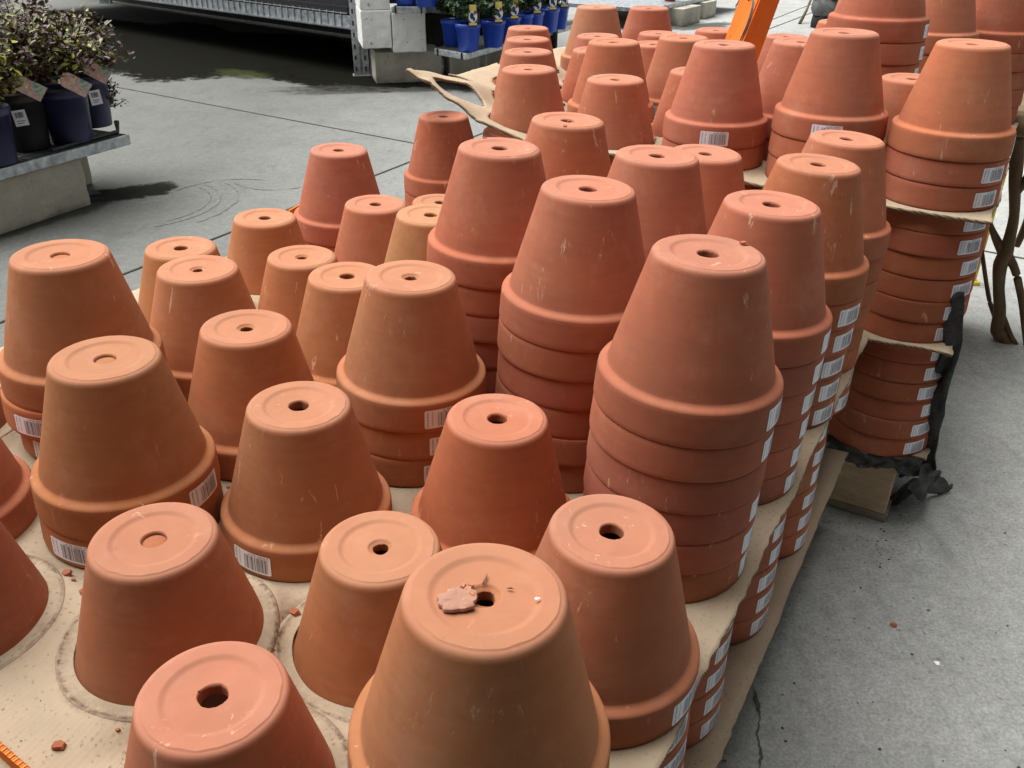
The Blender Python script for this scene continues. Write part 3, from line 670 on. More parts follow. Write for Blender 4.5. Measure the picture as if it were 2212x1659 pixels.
# fallen bits by the pallet on the right
b=MB(); r=random.Random(5)
for _ in range(120):
    c=at(r.gauss(1910,55),r.gauss(1150,60),.001) if r.random()<.5 else at(r.uniform(1650,2212),r.uniform(1000,1659),.001)
    s=r.choice([.0007,.0009,.0012,.0020]); a=r.random()*6
    vs=[c+Vector((s*1.7*math.cos(a+t)*(.6+.5*r.random()),s*math.sin(a+t),h)) for t,h in ((0,0),(1.6,0),(3.1,0),(4.7,0),(.5,s*.7))]
    b.add(vs,[(0,1,4),(1,2,4),(2,3,4),(3,0,4)])
tag(b.build('floor_debris',simple('leaf_litter',(.05,.045,.035),.95,.6)),'dark specks and leaf litter on the right floor',kind='stuff')
# ------------------------------------------------------------------ black shade net hanging off the rear pallet
C0=Vector((*OB,0))-Vector((*uB,0))*.105
b=MB(); vs=[];fs=[]
outer=[(2089,660,.52),(2091,700,.49),(2086,770,.43),(2071,825,.38),(2060,870,.33),(2049,905,.30),(2048,930,.27),(2034,975,.22),(2024,1020,.16),(2026,1050,.10),(2010,1062,.04)]
rows=[]
for k in range(41):
    t=k/40*(len(outer)-1); i0=min(int(t),len(outer)-2); fr=t-i0
    q=[outer[i0][c]*(1-fr)+outer[i0+1][c]*fr for c in range(3)]; po=at(*q)+Vector((.030,.055,0))
    row=[]
    for j in range(9):
        u=j/8; p=po+Vector((-.012-.045*u,.028*u,0)); p+=Vector((.012,.012,0))*noise.noise(Vector((u*4,k*.22,3)))*2.0*(.3+u); p.z=max(.006,p.z-.02*u); row.append(p)
    rows.append(row)
for row in rows: vs+=row
nu_,nv_=40,8
for i in range(nu_):
    for j in range(nv_): a=i*(nv_+1)+j; fs.append((a,a+1,a+nv_+2,a+nv_+1))
b.add(vs,fs); net=b.build('shade_net',NET,smooth=True); so_=net.modifiers.new('t','SOLIDIFY'); so_.thickness=.003
tag(net,'crumpled black netting hanging beside the tall corner stack down to the floor','netting')
def cloth(name,path,wd,seed,n=40,m=8):
    b=MB(); vs=[]
    for i in range(n+1):
        t=i/n*(len(path)-1); k=min(int(t),len(path)-2); fr=t-k; p=path[k].lerp(path[k+1],fr); w_=wd[k]*(1-fr)+wd[k+1]*fr
        for j in range(m+1):
            u=j/m-.5; q=p+Vector((.30*w_*u,-.10*w_*math.cos(u*9+i*.3),w_*u))+Vector((1,1,.4))*.006*noise.noise(Vector((i*.30,j*.45,seed))); q.z=max(.004,q.z); vs.append(q)
    b.add(vs,[(i*(m+1)+j,(i+1)*(m+1)+j,(i+1)*(m+1)+j+1,i*(m+1)+j+1) for i in range(n) for j in range(m)]); return b.build(name,NET,net,smooth=True)
f0=at(1792,958,.180); f1=at(1985,1012,.160); f2=at(2012,1048,.040)
cloth('net_hem',[f0,f0.lerp(f1,.35)+Vector((0,-.012,-.012)),f0.lerp(f1,.7)+Vector((0,-.012,.002)),f1],[.022,.030,.024,.045],2)
cloth('net_fold',[f1+Vector((0,0,-.02)),f1.lerp(f2,.5)+Vector((.01,-.01,-.015)),f2,at(2040,1058,.012),at(2056,1056,.010)],[.06,.075,.05,.030,.022],5)
cloth('net_fold',[at(2000,1035,.06),at(1955,1062,.04),at(1915,1085,.012),at(1895,1105,.008)],[.07,.06,.03,.012],8)
# ------------------------------------------------------------------ orange price signs
def panel(name,corners,th,mat,parent=None):
    a,b_,c,d=[Vector(q) for q in corners]; n=(b_-a).cross(d-a).normalized()*th
    m_=MB(); m_.add([a,b_,c,d,a+n,b_+n,c+n,d+n],[(0,3,2,1),(4,5,6,7),(0,1,5,4),(1,2,6,5),(2,3,7,6),(3,0,4,7)]); return m_.build(name,mat,parent)
sg=empty('price_sign',(.42,1.86,.66),label='folded orange plastic sign with black handwriting stuck between the rear pots',cat='sign')
TL,TM,TR=atd(1636,-110,2.02),atd(1680,-110,1.99),atd(1722,-110,2.05); BL,BM,BR=atd(1533,180,2.02),atd(1572,200,1.99),atd(1612,190,2.05)
TL,TM,TR,BL,BM,BR=atd(1640,-110,1.93),atd(1684,-110,1.90),atd(1722,-110,1.95),atd(1530,190,1.93),atd(1562,190,1.90),atd(1612,190,1.95)
S0=Vector((.42,1.86,.66))
panel('front_panel',[q-S0 for q in (BL,BM,TM,TL)],.0035,ORANGE,sg); panel('side_panel',[q-S0 for q in (BM,BR,TR,TM)],.0035,ORANGE,sg)
def ribbon(bm_,pts,wd,dirn):
    pts=[Vector(p) for p in pts]; vs=[]
    for i,p in enumerate(pts):
        t=(pts[min(i+1,len(pts)-1)]-pts[max(0,i-1)]).normalized(); n=t.cross(dirn).normalized()*wd/2; vs+=[p+n,p-n]
    bm_.add(vs,[(2*i,2*i+1,2*i+3,2*i+2) for i in range(len(pts)-1)])
nd=(Vector((0,0,CAMZ))-(TL+BM)/2).normalized()
def onsign(px,py):
    n=(BM-BL).cross(TL-BL).normalized(); o0=Vector((0,0,CAMZ)); d=atd(px,py,1)-o0; t=(BL-o0).dot(n)/d.dot(n); return o0+d*t+nd*.0015-S0
cz=lambda x,y:onsign((2572+x/3.292)/1.8228,(y/3.292)/1.8228)
b=MB(); ribbon(b,[cz(1225,5),cz(1280,-25),cz(1297,25),cz(1285,110),cz(1255,220),cz(1210,350),cz(1165,450),cz(1130,530),cz(1095,640)],.0045,nd)
ribbon(b,[cz(1012,462),cz(995,492),cz(978,520),cz(960,560)],.0035,nd)
ribbon(b,[cz(1110,-60),cz(1120,-10),cz(1095,40),cz(1072,80),cz(1078,125),cz(1100,100),cz(1098,60),cz(1112,20)],.0028,nd)
b.build('handwriting',INK,sg)
# corner of a second sign at the lower left of the picture
sg=empty('price_sign',(-.42,.44,.4),label='orange fluted plastic sign edge with black lettering at the bottom left corner',cat='sign')
S1=Vector((-.42,.44,.4)); p0=at(-60,1550,.497)-S1; p1=at(130,1714,.497)-S1; dn=Vector((0,0,-.20)); dv=(p1-p0).normalized(); nn=Vector((dv.y,-dv.x,0)).normalized()
if nn.dot(Vector((0,0,0))-p0-S1)<0: nn=-nn
m_=MB(); th=.0045
for k in (0,1):
    off=nn*(th*k); m_.add([p0+off,p1+off,p1+off+dn,p0+off+dn],[(0,1,2,3)])
m_.build('sign_face',ORANGE,sg)
m_=MB(); L=(p1-p0).length; n_=int(L/.0058)
for i in range(n_+1):
    c=p0+dv*(i*.0058)+nn*(th/2)+dn/2; m_.box(c,(.0006,th*.98,.1998),rz=math.atan2(dv.y,dv.x))
m_.build('flute_walls',ORANGE2,sg)
m_=MB(); c=(p0+p1)/2+nn*(th/2)+Vector((0,0,-.1012)); m_.box(c,(L,th*.96,.2),rz=math.atan2(dv.y,dv.x)); m_.build('flute_core',ORANGE,sg)
m_=MB(); q_=lambda x,y:p0+dv*x+nn*(th+.0008)+Vector((0,0,y))
ribbon(m_,[q_(.03+.012*math.cos(a*.45)*1.3,-.060+.030*math.sin(a*.45)) for a in range(13)],.009,nn)
ribbon(m_,[q_(.075,-.030),q_(.080,-.060),q_(.095,-.085),q_(.12,-.09)],.009,nn)
m_.build('lettering',INK,sg)
sg=at(628,452,.50); dd=Vector((.4909,.8712,0))
sgo=empty('price_sign',sg,label='sliver of orange sign behind the tall red pot at the back left',cat='sign')
q0=at(621,455,.50); q1=at(652,438,.50); q1=q0+(q1-q0)*2.2
panel('sign_face',[q-sg for q in (q0+dn*.7,q1+dn*.7,q1,q0)],.004,ORANGE,sgo)
# ------------------------------------------------------------------ left bench with navy pots
E_=Vector((.434,.901,0)); N_=Vector((-.901,.434,0)); CB=Vector((-1.60,3.63,.24)); ra=math.atan2(E_.y,E_.x)
bench=empty('plant_bench',(CB.x,CB.y,0),label='low bench of a steel-edged slab on concrete blocks at left, holding navy pots',cat='bench')
b=MB(); c=CB-E_*1.1+N_*.26; b.box((c.x-CB.x,c.y-CB.y,.2175),(2.2,.52,.041),ra); b.build('slab_frame',STEEL,bench,bevel=.003)
b=MB(); 
for i in range(45): 
    c=-E_*(.03+i*.049)+N_*.26; b.box((c.x,c.y,.2408),(.006,.50,.003),ra)
for i in range(11):
    c=-E_*1.1+N_*(.02+i*.048); b.box((c.x,c.y,.2403),(2.16,.006,.002),ra)
c=-E_*1.1+N_*.26; b.box((c.x,c.y,.2388),(2.18,.50,.001),ra); b.build('wire_mesh_top',DKSTEEL,bench)
b=MB(); b.tube([-E_*.35+N_*.03+Vector((0,0,.245)),-E_*.02+N_*.04+Vector((0,0,.25)),-E_*.0+N_*.06+Vector((0,0,.285))],[.008,.008,.011],6); b.build('torn_mat_edge',DKSTEEL,bench)
bb=lambda cx,dim,lab,mat=CONC:None
def block(cx,cy,cz,dim,rz,label,mat=CONC,grp='concrete blocks holding up benches',cat='concrete block'):
    m_=MB(); m_.box((0,0,dim[2]/2),dim); 
    bm_=bmesh.new(); o=m_.build('concrete_block',mat,loc=(cx,cy,cz)); o.rotation_euler=(0,0,rz)
    bm_.from_mesh(o.data); bmesh.ops.subdivide_edges(bm_,edges=bm_.edges[:],cuts=9,use_grid_fill=True)
    for v in bm_.verts: 
        v.co+=Vector([.003*noise.noise(v.co*22+Vector((k*9+cx,0,0))) for k in range(3)])
    bm_.to_mesh(o.data); bm_.free(); bv=o.modifiers.new('b','BEVEL'); bv.width=.006; bv.segments=2; bv.limit_method='ANGLE'; bv.angle_limit=R(50)
    return tag(o,label,cat,grp)
c=CB-E_*(.24+.45)+N_*(.02+.10); block(c.x,c.y,0,(.90,.20,.195),ra,'long pitted concrete block under the near edge of the left bench')
c=CB-E_*.13+N_*(.24+.12); block(c.x,c.y,0,(.22,.20,.195),ra,'short concrete block behind, under the far end of the left bench')
def leafy(name,parent,center,rad,n,mats,seed,leaf=.02,shape=1.0,droop=0,stemz=0,wts=None):
    r=random.Random(seed); b=MB(); twigs=MB(); tips=[]
    for t in range(max(14,n//26)):
        d=Vector((r.gauss(0,1),r.gauss(0,1),abs(r.gauss(.35,.8))-.25)).normalized()
        L=rad*r.uniform(.55,1.12)
        tip=center+Vector((d.x*L,d.y*L,d.z*L*shape)); st=Vector((center.x,center.y,stemz)); midp=st.lerp(tip,.5)+Vector((0,0,.12*rad))
        tips.append((st.lerp(center,.55),midp,tip)); twigs.tube([st.lerp(center,.4),midp,tip],[.004,.0025,.0012],5)
    for _ in range(n):
        a_,b_,c_=r.choice(tips); t=r.random()**.6
        p=(a_.lerp(b_,t*2) if t<.5 else b_.lerp(c_,t*2-1))+Vector((r.gauss(0,1),r.gauss(0,1),r.gauss(0,1)))*rad*.085
        s=leaf*r.uniform(.6,1.25); q=Matrix.Rotation(r.uniform(0,6.28),3,'Z')@Matrix.Rotation(r.uniform(-.9,.9),3,'X')@Matrix.Rotation(r.uniform(-.8,.8),3,'Y')
        vs=[p+q@Vector(u) for u in ((0,-s*.5,0),(s*.28,-s*.05,s*.06),(s*.2,s*.3,.0),(0,s*.5,-s*.08),(-s*.2,s*.3,0),(-s*.28,-s*.05,s*.06))]
        b.add(vs,[(0,1,2,3),(0,3,4,5)],r.choices(range(len(mats)),wts)[0] if wts else r.randrange(len(mats)))
    f=b.build('foliage',mats,parent); twigs.build('stems',STEM,parent,smooth=True); return f
def round_pot(parent,rt,rb,h,mat,seg=40):
    b=MB(); b.lathe([(rb*.2,0),(rb,0),(rb*1.01,.004),(rt*.96,h*.86),(rt*.965,h*.86),(rt*1.02,h*.865),(rt*1.03,h*.87),(rt*1.03,h*.995),(rt,h),(rt*.97,h),(rt*.93,h*.88)],seg); b.build('pot',mat,parent,smooth=False,bevel=0)
    for p in parent.children[-1].data.polygons: p.use_smooth=True
    b=MB(); b.disc(rt*.94,h*.9); b.build('soil',SOIL,parent)
def flat_label(parent,p,nrm,wd,ht,name='barcode_label',tilt=0):
    "a white label with a printed barcode, standing off the pot wall"
    n=Vector(nrm).normalized(); t=Vector((-n.y,n.x,0)).normalized(); u=Vector((0,0,1)); b=MB(); p=Vector(p)
    def q(x,y,d=0): 
        x2=x*math.cos(tilt)-y*math.sin(tilt); y2=x*math.sin(tilt)+y*math.cos(tilt); return p+t*x2+u*y2+n*d
    b.add([q(-wd/2,-ht/2),q(wd/2,-ht/2),q(wd/2,ht/2),q(-wd/2,ht/2),q(-wd/2,-ht/2,.001),q(wd/2,-ht/2,.001),q(wd/2,ht/2,.001),q(-wd/2,ht/2,.001)],[(3,2,1,0),(4,5,6,7),(0,1,5,4),(1,2,6,5),(2,3,7,6),(3,0,4,7)],0)
    r=random.Random(3); x=-wd*.33
    while x<wd*.33:
        w_=wd*r.choice([.02,.03,.05]); b.add([q(x,ht*.02,.0016),q(x+w_,ht*.02,.0016),q(x+w_,ht*.36,.0016),q(x,ht*.36,.0016)],[(0,1,2,3)],1); x+=w_+wd*r.choice([.02,.03,.04])
    for k in range(2): b.add([q(-wd*.3,-ht*(.2+.14*k),.0016),q(wd*(.3-.12*k),-ht*(.2+.14*k),.0016),q(wd*(.3-.12*k),-ht*(.16+.14*k),.0016),q(-wd*.3,-ht*(.16+.14*k),.0016)],[(0,1,2,3)],1)
    return b.build(name,[LABEL,INK],parent)
TAGM=[]
def tagmat():
    M=NT('printed_care_tag'); v=M.mapping(); n=M.noise(v,22,2,.5,.5); n2=M.noise(v,60,3)
    c=M.ramp(n,(.30,(.10,.32,.20)),(.42,(.55,.62,.55)),(.50,(.72,.30,.24)),(.60,(.78,.62,.55)),(.72,(.60,.30,.05)))
    return M.out(M.mix(M.ramp(n2,(.5,0),(.7,.5)),c,(.8,.74,.7)),.35)
CARE=tagmat()
def care_tag(parent,p,nrm,wd,ht,tilt):
    n=Vector(nrm).normalized(); t=Vector((-n.y,n.x,0)); u=(Vector((0,0,1))+n*.2).normalized(); p=Vector(p)
    def q(x,y,d=0): return p+t*(x*math.cos(tilt)-y*math.sin(tilt))+u*(x*math.sin(tilt)+y*math.cos(tilt))+n*d
    b=MB(); pts=[(-wd/2,-ht/2),(wd/2,-ht/2),(wd/2,ht*.35),(wd*.3,ht/2),(-wd*.3,ht/2),(-wd/2,ht*.35)]; m_=len(pts)
    b.add([q(*k) for k in pts]+[q(*k,.0015) for k in pts],[tuple(range(m_))[::-1],tuple(range(m_,2*m_))]+[(i,(i+1)%m_,m_+(i+1)%m_,m_+i) for i in range(m_)])
    b.build('care_tag',CARE,parent)
tocam=lambda p:(Vector((0,0,0))-Vector((p.x,p.y,0))).normalized()
NP=[(158,304,.094,.205,NAVY,(.17,.30),'navy plastic pot with a full leafy shrub at the front of the left bench',(0,1),11),
    (204,270,.090,.205,NAVY,(.16,.26),'navy pot with white barcode label and a drooping shrub, rear right on the bench',(1,1),12),
    (62,318,.098,.21,BLACKP,(.17,.28),'dark pot with a white label and maroon shrub, second from the left edge',(1,1),13),
    (-8,352,.090,.20,NAVY,(.15,.22),'navy pot with yellow-green leaves cut off by the left edge',(0,0),14),
    (100,262,.090,.20,BLACKP,(.17,.33),'maroon shrub in a dark pot at the back of the left bench',(0,1),15)]
for px,py,rt,h,mat,(fr,fz),lab,(hl,ht_),sd_ in NP:
    p=at(px,py,.243); e=empty('potted_shrub',p,label=lab,cat='potted plant',group='shrubs on the left bench')
    round_pot(e,rt,rt*.8,h,mat); v=tocam(p)
    wts=(8,5,2,.6) if sd_!=11 else (5,8,2,1.4)
    if sd_==14: wts=(2,3,1,4)
    leafy('foliage',e,Vector((0,0,h+fz*.42)),fr*1.12,2300,RED,sd_,.029,.95,0,h*.9,wts)
    if hl:
        side=Vector((-v.y,v.x,0)); d=(v*.93+side*(.30 if sd_==12 else -.02)).normalized(); flat_label(e,d*(rt*.955+.003)+Vector((0,0,h*.62)),d,.046,.058,tilt=.08)
    if ht_:
        d=(v*.8+Vector((.55,.1,0))).normalized(); care_tag(e,d*(rt*1.15)+Vector((0,0,h*1.12)),(v.x,v.y,0),.060,.105,.95)
# hanging branch beside the rear-right pot
p=at(235,262,.243); e=empty('fallen_cutting',p,label='small leafy trailing branch hanging by the bench corner',cat='branch')
leafy('foliage',e,Vector((.0,0,.12)),.10,420,[RED[0],RED[2],RED[0]],77,.018,1.5,0,.02)
# ------------------------------------------------------------------ pallet rack at the back left
rk=empty('steel_rack',(-1.08,6.40,0),label='galvanised steel pallet rack with wire deck standing at the back left',cat='rack')
O_=Vector((-1.08,6.40,0)); D_=Vector((-.765,.644,0)); Q_=Vector((.644,.765,0)); rr=math.atan2(D_.y,D_.x)
def post(c,h=2.6):
    b=MB()
    for off,s in ((-.030,1),(.030,1)):
        b.box((c.x+D_.x*0+Vector((1,.18,0)).x*off,c.y+.18*off,h/2),(.046,.004,h),R(10)); 
    b.box((c.x+.055,c.y+.055,h/2),(.004,.09,h),R(10)); b.box((c.x-.055,c.y+.045,h/2),(.004,.09,h),R(10)); b.box((c.x,c.y+.016,h/2),(.022,.006,h),R(10))
    b.box((c.x,c.y+.03,.004),(.14,.10,.006),R(10))
    o=b.build('upright_post',STEEL,rk)
    b=MB()
    for off in (-.034,.030):
        for k in range(int(h/.075)): b.box((c.x+off,c.y+.18*off-.0032,.05+k*.075),(.012,.003,.030),R(10))
    b.build('post_slots',BLACKP,o); return o
post(Vector((0,0,0))); post(Q_*1.15); post(D_*5.9); post(D_*5.9+Q_*1.15)
for q,dz in ((0,.30),(1.13,.30),(0,1.55),(1.13,1.55)):
    b=MB(); c=D_*2.95+Q_*(q+.02); b.box((c.x,c.y,dz+.045),(5.8,.045,.09),rr); b.box((c.x+Q_.x*.03,c.y+Q_.y*.03,dz+.011),(5.8,.03,.022),rr); b.build('beam',STEEL,rk,bevel=.003)
for dz in (.40,1.65):
    b=MB(); c=D_*2.95+Q_*.58; b.box((c.x,c.y,dz),(5.7,1.12,.012),rr); b.build('deck_board',DKSTEEL,rk)
b=MB()
for k in range(75):
    c=D_*(.17+k*.076)-Q_*.008; b.box((c.x,c.y,.362),(.005,.006,.095),rr); b.box((c.x+Q_.x*.5,c.y+Q_.y*.5,.412),(.005,1.0,.005),rr)
for zz in (.315,.405):
    c=D_*2.95-Q_*.010; b.box((c.x,c.y,zz),(5.7,.006,.005),rr)
b.build('wire_deck_front',STEEL,rk)
b=MB(); c=D_*2.95+Q_*.01; b.box((c.x,c.y,.43),(5.7,.03,.03),rr); b.build('dark_edge_strip',BLACKP,rk)
# a dark fence added behind the rack, tall enough to shade the floor
fb=MB(); c=O_+D_*3.2+Q_*1.35
for k in range(40): 
    cc=c+D_*((k-20)*.19); fb.box((cc.x,cc.y,2.1),(.185,.02,4.2),rr)
tag(fb.build('shade_fence',simple('shade_fence_board',(.035,.033,.03),.9,.4,12)),'dark board fence added behind the steel rack for shade','fence')
# cartons added on the rack to keep it dark and shade the floor
for k,(a,q,sx,sy,sz,bz) in enumerate([(.7,.62,.9,.9,.55,.408),(1.8,.6,.95,.9,.7,.408),(2.95,.6,.9,.9,.6,.408),(1.2,.6,1.9,1.0,1.0,1.658),(3.6,.6,2.2,1.0,1.1,1.658)]):
    c=O_+D_*a+Q_*q; m_=MB(); m_.box((0,0,sz/2),(sx,sy,sz)); m_.box((0,0,sz+.004),(sx*.99,.06,.004)); m_.box((0,0,sz*.5),(sx+.006,sy+.006,.03))
    o=m_.build('shade_carton',simple('shade_carton_dark',(.03,.032,.036),.5,.4,18,.3),loc=(c.x,c.y,bz),bevel=.01); o.rotation_euler=(0,0,rr)
    tag(o,['black carton added to darken the rack, nearest the upright post','black carton added to darken the middle of the rack','black carton added to darken the far left of the rack','unseen load added on the upper rack level nearest the post, for shade','unseen load added on the upper rack level farther left, for shade'][k],'carton','cartons added to darken the rack')
# ------------------------------------------------------------------ stepped display behind, with the blue pots
fa=math.atan2(.1,.4)
def fblock(x0,x1,z0,z1,dep,back,label,mat,grp):
    px_=lambda x:6.29+.253*x
    cx=(x0+x1)/2; L=(x1-x0)/math.cos(fa); c=Vector((cx,px_(cx),0))+Vector((-math.sin(fa),math.cos(fa),0))*(back+dep/2)
    return block(c.x,c.y,z0,(L,dep,z1-z0),fa,label,mat,grp,'block')
fblock(-1.0,-.812,.235,.468,.40,0,'white lightweight block beside the rack post, lower of two',WHITEB,'white blocks in the stepped display')
fblock(-1.0,-.812,.470,.72,.40,.004,'white block cut off at the picture top beside the rack post',WHITEB,'white blocks in the stepped display')
fblock(-.806,-.590,.205,.448,.62,.0,'white block under the upper steel shelf',WHITEB,'white blocks in the stepped display')
fblock(-.925,-.485,.0,.203,.30,.05,'long grey concrete block on the floor below the white blocks',CONC,'concrete blocks holding up benches')
fblock(-.43,-.235,.0,.200,.30,.02,'grey concrete block below the corner of the blue pot shelf',CONC,'concrete blocks holding up benches')
fblock(-.10,.10,.0,.200,.30,.42,'grey concrete block farther back under the blue pot shelf',CONC,'concrete blocks holding up benches')
def slab_shelf(name,quad,z,th,label):
    e=empty(name,(quad[0][0],quad[0][1],0),label=label,cat='shelf',group='steel shelves of the stepped display')
    o0=Vector((quad[0][0],quad[0][1],0)); q=[Vector((*p,0))-o0 for p in quad]
    b=MB(); b.add([p+Vector((0,0,z-th)) for p in q]+[p+Vector((0,0,z)) for p in q],[(0,3,2,1),(4,5,6,7),(0,1,5,4),(1,2,6,5),(2,3,7,6),(3,0,4,7)]); b.build('shelf_frame',STEEL,e,bevel=.004)
    c=sum(q,Vector())/4; b=MB(); b.add([c+(p-c)*.975+Vector((0,0,z+.0025)) for p in q],[(0,1,2,3)]); b.build('shelf_mat',DKSTEEL,e); 
    b=MB(); 
    for k in (0,1): 
        t=.12 if k==0 else .88; p=q[0].lerp(q[1],t); b.box((p.x,p.y,z-th/2),(.010,.012,th*1.06),math.atan2((q[1]-q[0]).y,(q[1]-q[0]).x))
    b.build('frame_clip',BLACKP,e)
    return e
slab_shelf('steel_shelf',[(-.53,6.02),(-.31,5.80),(.52,7.46),(.28,7.70)],.245,.040,'lower steel shelf holding the row of blue flower pots')
slab_shelf('steel_shelf',[(-.80,6.05),(-.58,6.06),(-.10,7.20),(-.42,7.30)],.492,.040,'upper steel shelf on a white block with two blue pots')
def square_pot(parent,w0,w1,h,mat):
    b=MB(); lev=[(w1*.92,0),(w1,.004),(w0*.93,h*.84),(w0,h*.85),(w0,h),(w0*.94,h),(w0*.90,h*.85)]; vs=[];n=16
    for w_,z in lev:
        for k in range(n):
            a=2*math.pi*(k+.5)/n; c,s=math.cos(a),math.sin(a); m_=(abs(c)**5+abs(s)**5)**(-1/5); vs.append((w_/2*c*m_,w_/2*s*m_,z))
    fs=[(i*n+k,i*n+(k+1)%n,(i+1)*n+(k+1)%n,(i+1)*n+k) for i in range(len(lev)-1) for k in range(n)]
    b.add(vs,fs); b.build('pot',mat,parent,smooth=True); b=MB(); b.disc(w0*.45,h*.87,16); b.build('soil',SOIL,parent)
YL=simple('tag_yellow',(.80,.66,.12),.4,.05); WL=simple('tag_white',(.80,.82,.86),.4,.05); NL=simple('tag_navy',(.02,.02,.10),.4,.1); BR_=simple('tag_berry_brown',(.30,.09,.04),.5,.2)
def blue_tag(parent,p,nrm,h):
    n=Vector(nrm).normalized(); t=Vector((-n.y,n.x,0)); p=Vector(p); u=Vector((0,0,1))
    q=lambda x,y,d=0:p+t*x+u*y+n*d
    b=MB(); w_=.026
    b.add([q(-w_,0),q(w_,0),q(w_,h),q(-w_,h),q(-w_,0,.0015),q(w_,0,.0015),q(w_,h,.0015),q(-w_,h,.0015)],[(3,2,1,0),(4,5,6,7),(0,1,5,4),(1,2,6,5),(2,3,7,6),(3,0,4,7)],0)
    b.add([q(-w_*.85,h*.68,.002),q(w_*.85,h*.68,.002),q(w_*.85,h*.98,.002),q(-w_*.85,h*.98,.002)],[(0,1,2,3)],1)
    b.add([q(-w_*.95,h*.10,.002),q(w_*.95,h*.10,.002),q(w_*.95,h*.20,.002),q(-w_*.95,h*.20,.002)],[(0,1,2,3)],1)
    def el(cx,cy,rx,ry,d,mi): b.add([q(cx+rx*math.cos(a*.393),cy+ry*math.sin(a*.393),d) for a in range(16)],[tuple(range(16))],mi)
    el(0,h*.47,w_*1.1,h*.26,.0026,2); el(-w_*.25,h*.50,w_*.48,h*.14,.0032,0); el(w_*.25,h*.36,w_*.30,h*.09,.0034,0); el(w_*.5,h*.64,w_*.35,h*.09,.0036,3)
    b.build('plant_tag',[NL,YL,WL,BR_],parent)
r=random.Random(3)
bl=[(1012,110,1,'blue flower pot with a picture tag nearest the shelf corner'),(1066,101,1,'second blue flower pot with a picture tag from the shelf corner'),(980,99,0,'blue flower pot partly hidden left behind the corner pot'),
    (1100,92,1,'third blue flower pot along the shelf with a picture tag'),(1128,84,0,'fourth blue flower pot along the shelf, behind the file of pots'),(1150,78,1,'fifth blue flower pot along the shelf, with a high tag'),
    (1184,69,1,'sixth blue flower pot along the shelf, left of the tall tan pot'),(1207,62,1,'last visible blue flower pot left of the tall tan pot')]
for k,(px,py,tg,lab) in enumerate(bl):
    p=at(px,py,.248); e=empty('blue_flower_pot',p,label=lab,cat='potted plant',group='blue pots with plants on the steel shelf'); e.rotation_euler=(0,0,R(-20)+r.uniform(-.2,.2))
    square_pot(e,.142,.105,.165,BLUE)
    leafy('foliage',e,Vector((0,0,.27)),.125,650,GREEN,100+k,.045,.95,0,.15,(4,3,3))
    if tg:
        v=tocam(p); v=Matrix.Rotation(-e.rotation_euler.z,3,'Z')@(v+Vector((.25,0,0))).normalized(); blue_tag(e,v*.075+Vector((v.y*-.02,0,.15)),v,.135)
for k,(px,py,lab) in enumerate([(878,10,'left blue pot on the upper steel shelf, cut off by the picture top'),(922,14,'right blue pot on the upper steel shelf, cut off by the picture top')]):
    p=at(px,py,.496); e=empty('blue_flower_pot',p,label=lab,cat='potted plant',group='blue pots with plants on the steel shelf'); square_pot(e,.15,.12,.165,BLUE); leafy('foliage',e,Vector((0,0,.27)),.12,400,GREEN,120+k,.045,.95,0,.15,(4,3,3))
# ------------------------------------------------------------------ far bench at the top centre
fz_=R(38)
e1=Vector((.54,.84,0)).normalized(); e2=Vector((-e1.y,e1.x,0)); ea=math.atan2(e1.y,e1.x)
for cx,cy,l1,l2,lab in ((1.20,9.95,.30,.45,'farthest-left grey block of the far bench'),(1.68,9.29,.45,.50,'nearest corner block of the far bench'),(2.02,9.93,.32,.50,'right rear block of the far bench')):
    p=Vector((cx,cy,0))+e1*l1/2+e2*l2/2; block(p.x,p.y,0,(l1,l2,.165),ea,lab,CONC)
fb_=empty('plant_bench',(1.28,8.9,0),label='far low bench with a grey slab on blocks at the top of the picture',cat='bench')
b=MB(); p=e1*1.25+e2*.55+Vector((0,0,.186)); b.box(p,(2.5,1.1,.038),ea); b.build('slab',STEEL,fb_,bevel=.004)
p=at(1447,2,.206); e=empty('red_nursery_pot',p,label='small red pot on the far bench at the top edge',cat='plant pot'); round_pot(e,.07,.055,.11,REDP,24); leafy('foliage',e,Vector((0,0,.2)),.12,300,GREEN,140,.04,1,0,.1)
# ------------------------------------------------------------------ black bag, stick, yellow post
p=at(1800,60,0); e=empty('tool_bag',p,label='black and grey banded bag with an orange edge on the floor at top right',cat='bag')
BG=simple('grey_canvas',(.12,.125,.12),.8,.5,20,.4); BK=simple('black_canvas',(.02,.021,.02),.8,.5,20,.4); OG=simple('orange_trim',(.55,.25,.03),.6,.2)
def ring_loft(name,levels,mat,seed):
    b=MB(); vs=[];n=28
    for z,rx,ry,ox,oy in levels:
        for i in range(n):
            a=2*math.pi*i/n; k=1+.10*noise.noise(Vector((math.cos(a)*2.5,math.sin(a)*2.5,z*14+seed))); vs.append((ox+rx*k*math.cos(a),oy+ry*k*math.sin(a),z))
    m_=len(levels); b.add(vs,[(i*n+k,i*n+(k+1)%n,(i+1)*n+(k+1)%n,(i+1)*n+k) for i in range(m_-1) for k in range(n)]+[tuple(range(n))[::-1],tuple(range((m_-1)*n,m_*n))])
    return b.build(name,mat,e,smooth=True)
ring_loft('bag_foot',[(0,.16,.10,-.06,0),(.06,.20,.13,-.03,0),(.12,.22,.15,0,0)],BK,1)
ring_loft('bag_lower',[(.12,.24,.17,.01,0),(.18,.27,.18,.02,0),(.27,.26,.18,.03,0)],BG,2)
ring_loft('bag_band',[(.268,.28,.19,.04,0),(.33,.29,.2,.05,0),(.36,.28,.2,.05,0)],BK,3)
ring_loft('bag_upper',[(.36,.27,.19,.06,0),(.48,.30,.2,.08,0),(.62,.27,.18,.10,0),(.70,.12,.1,.1,0)],BG,4)
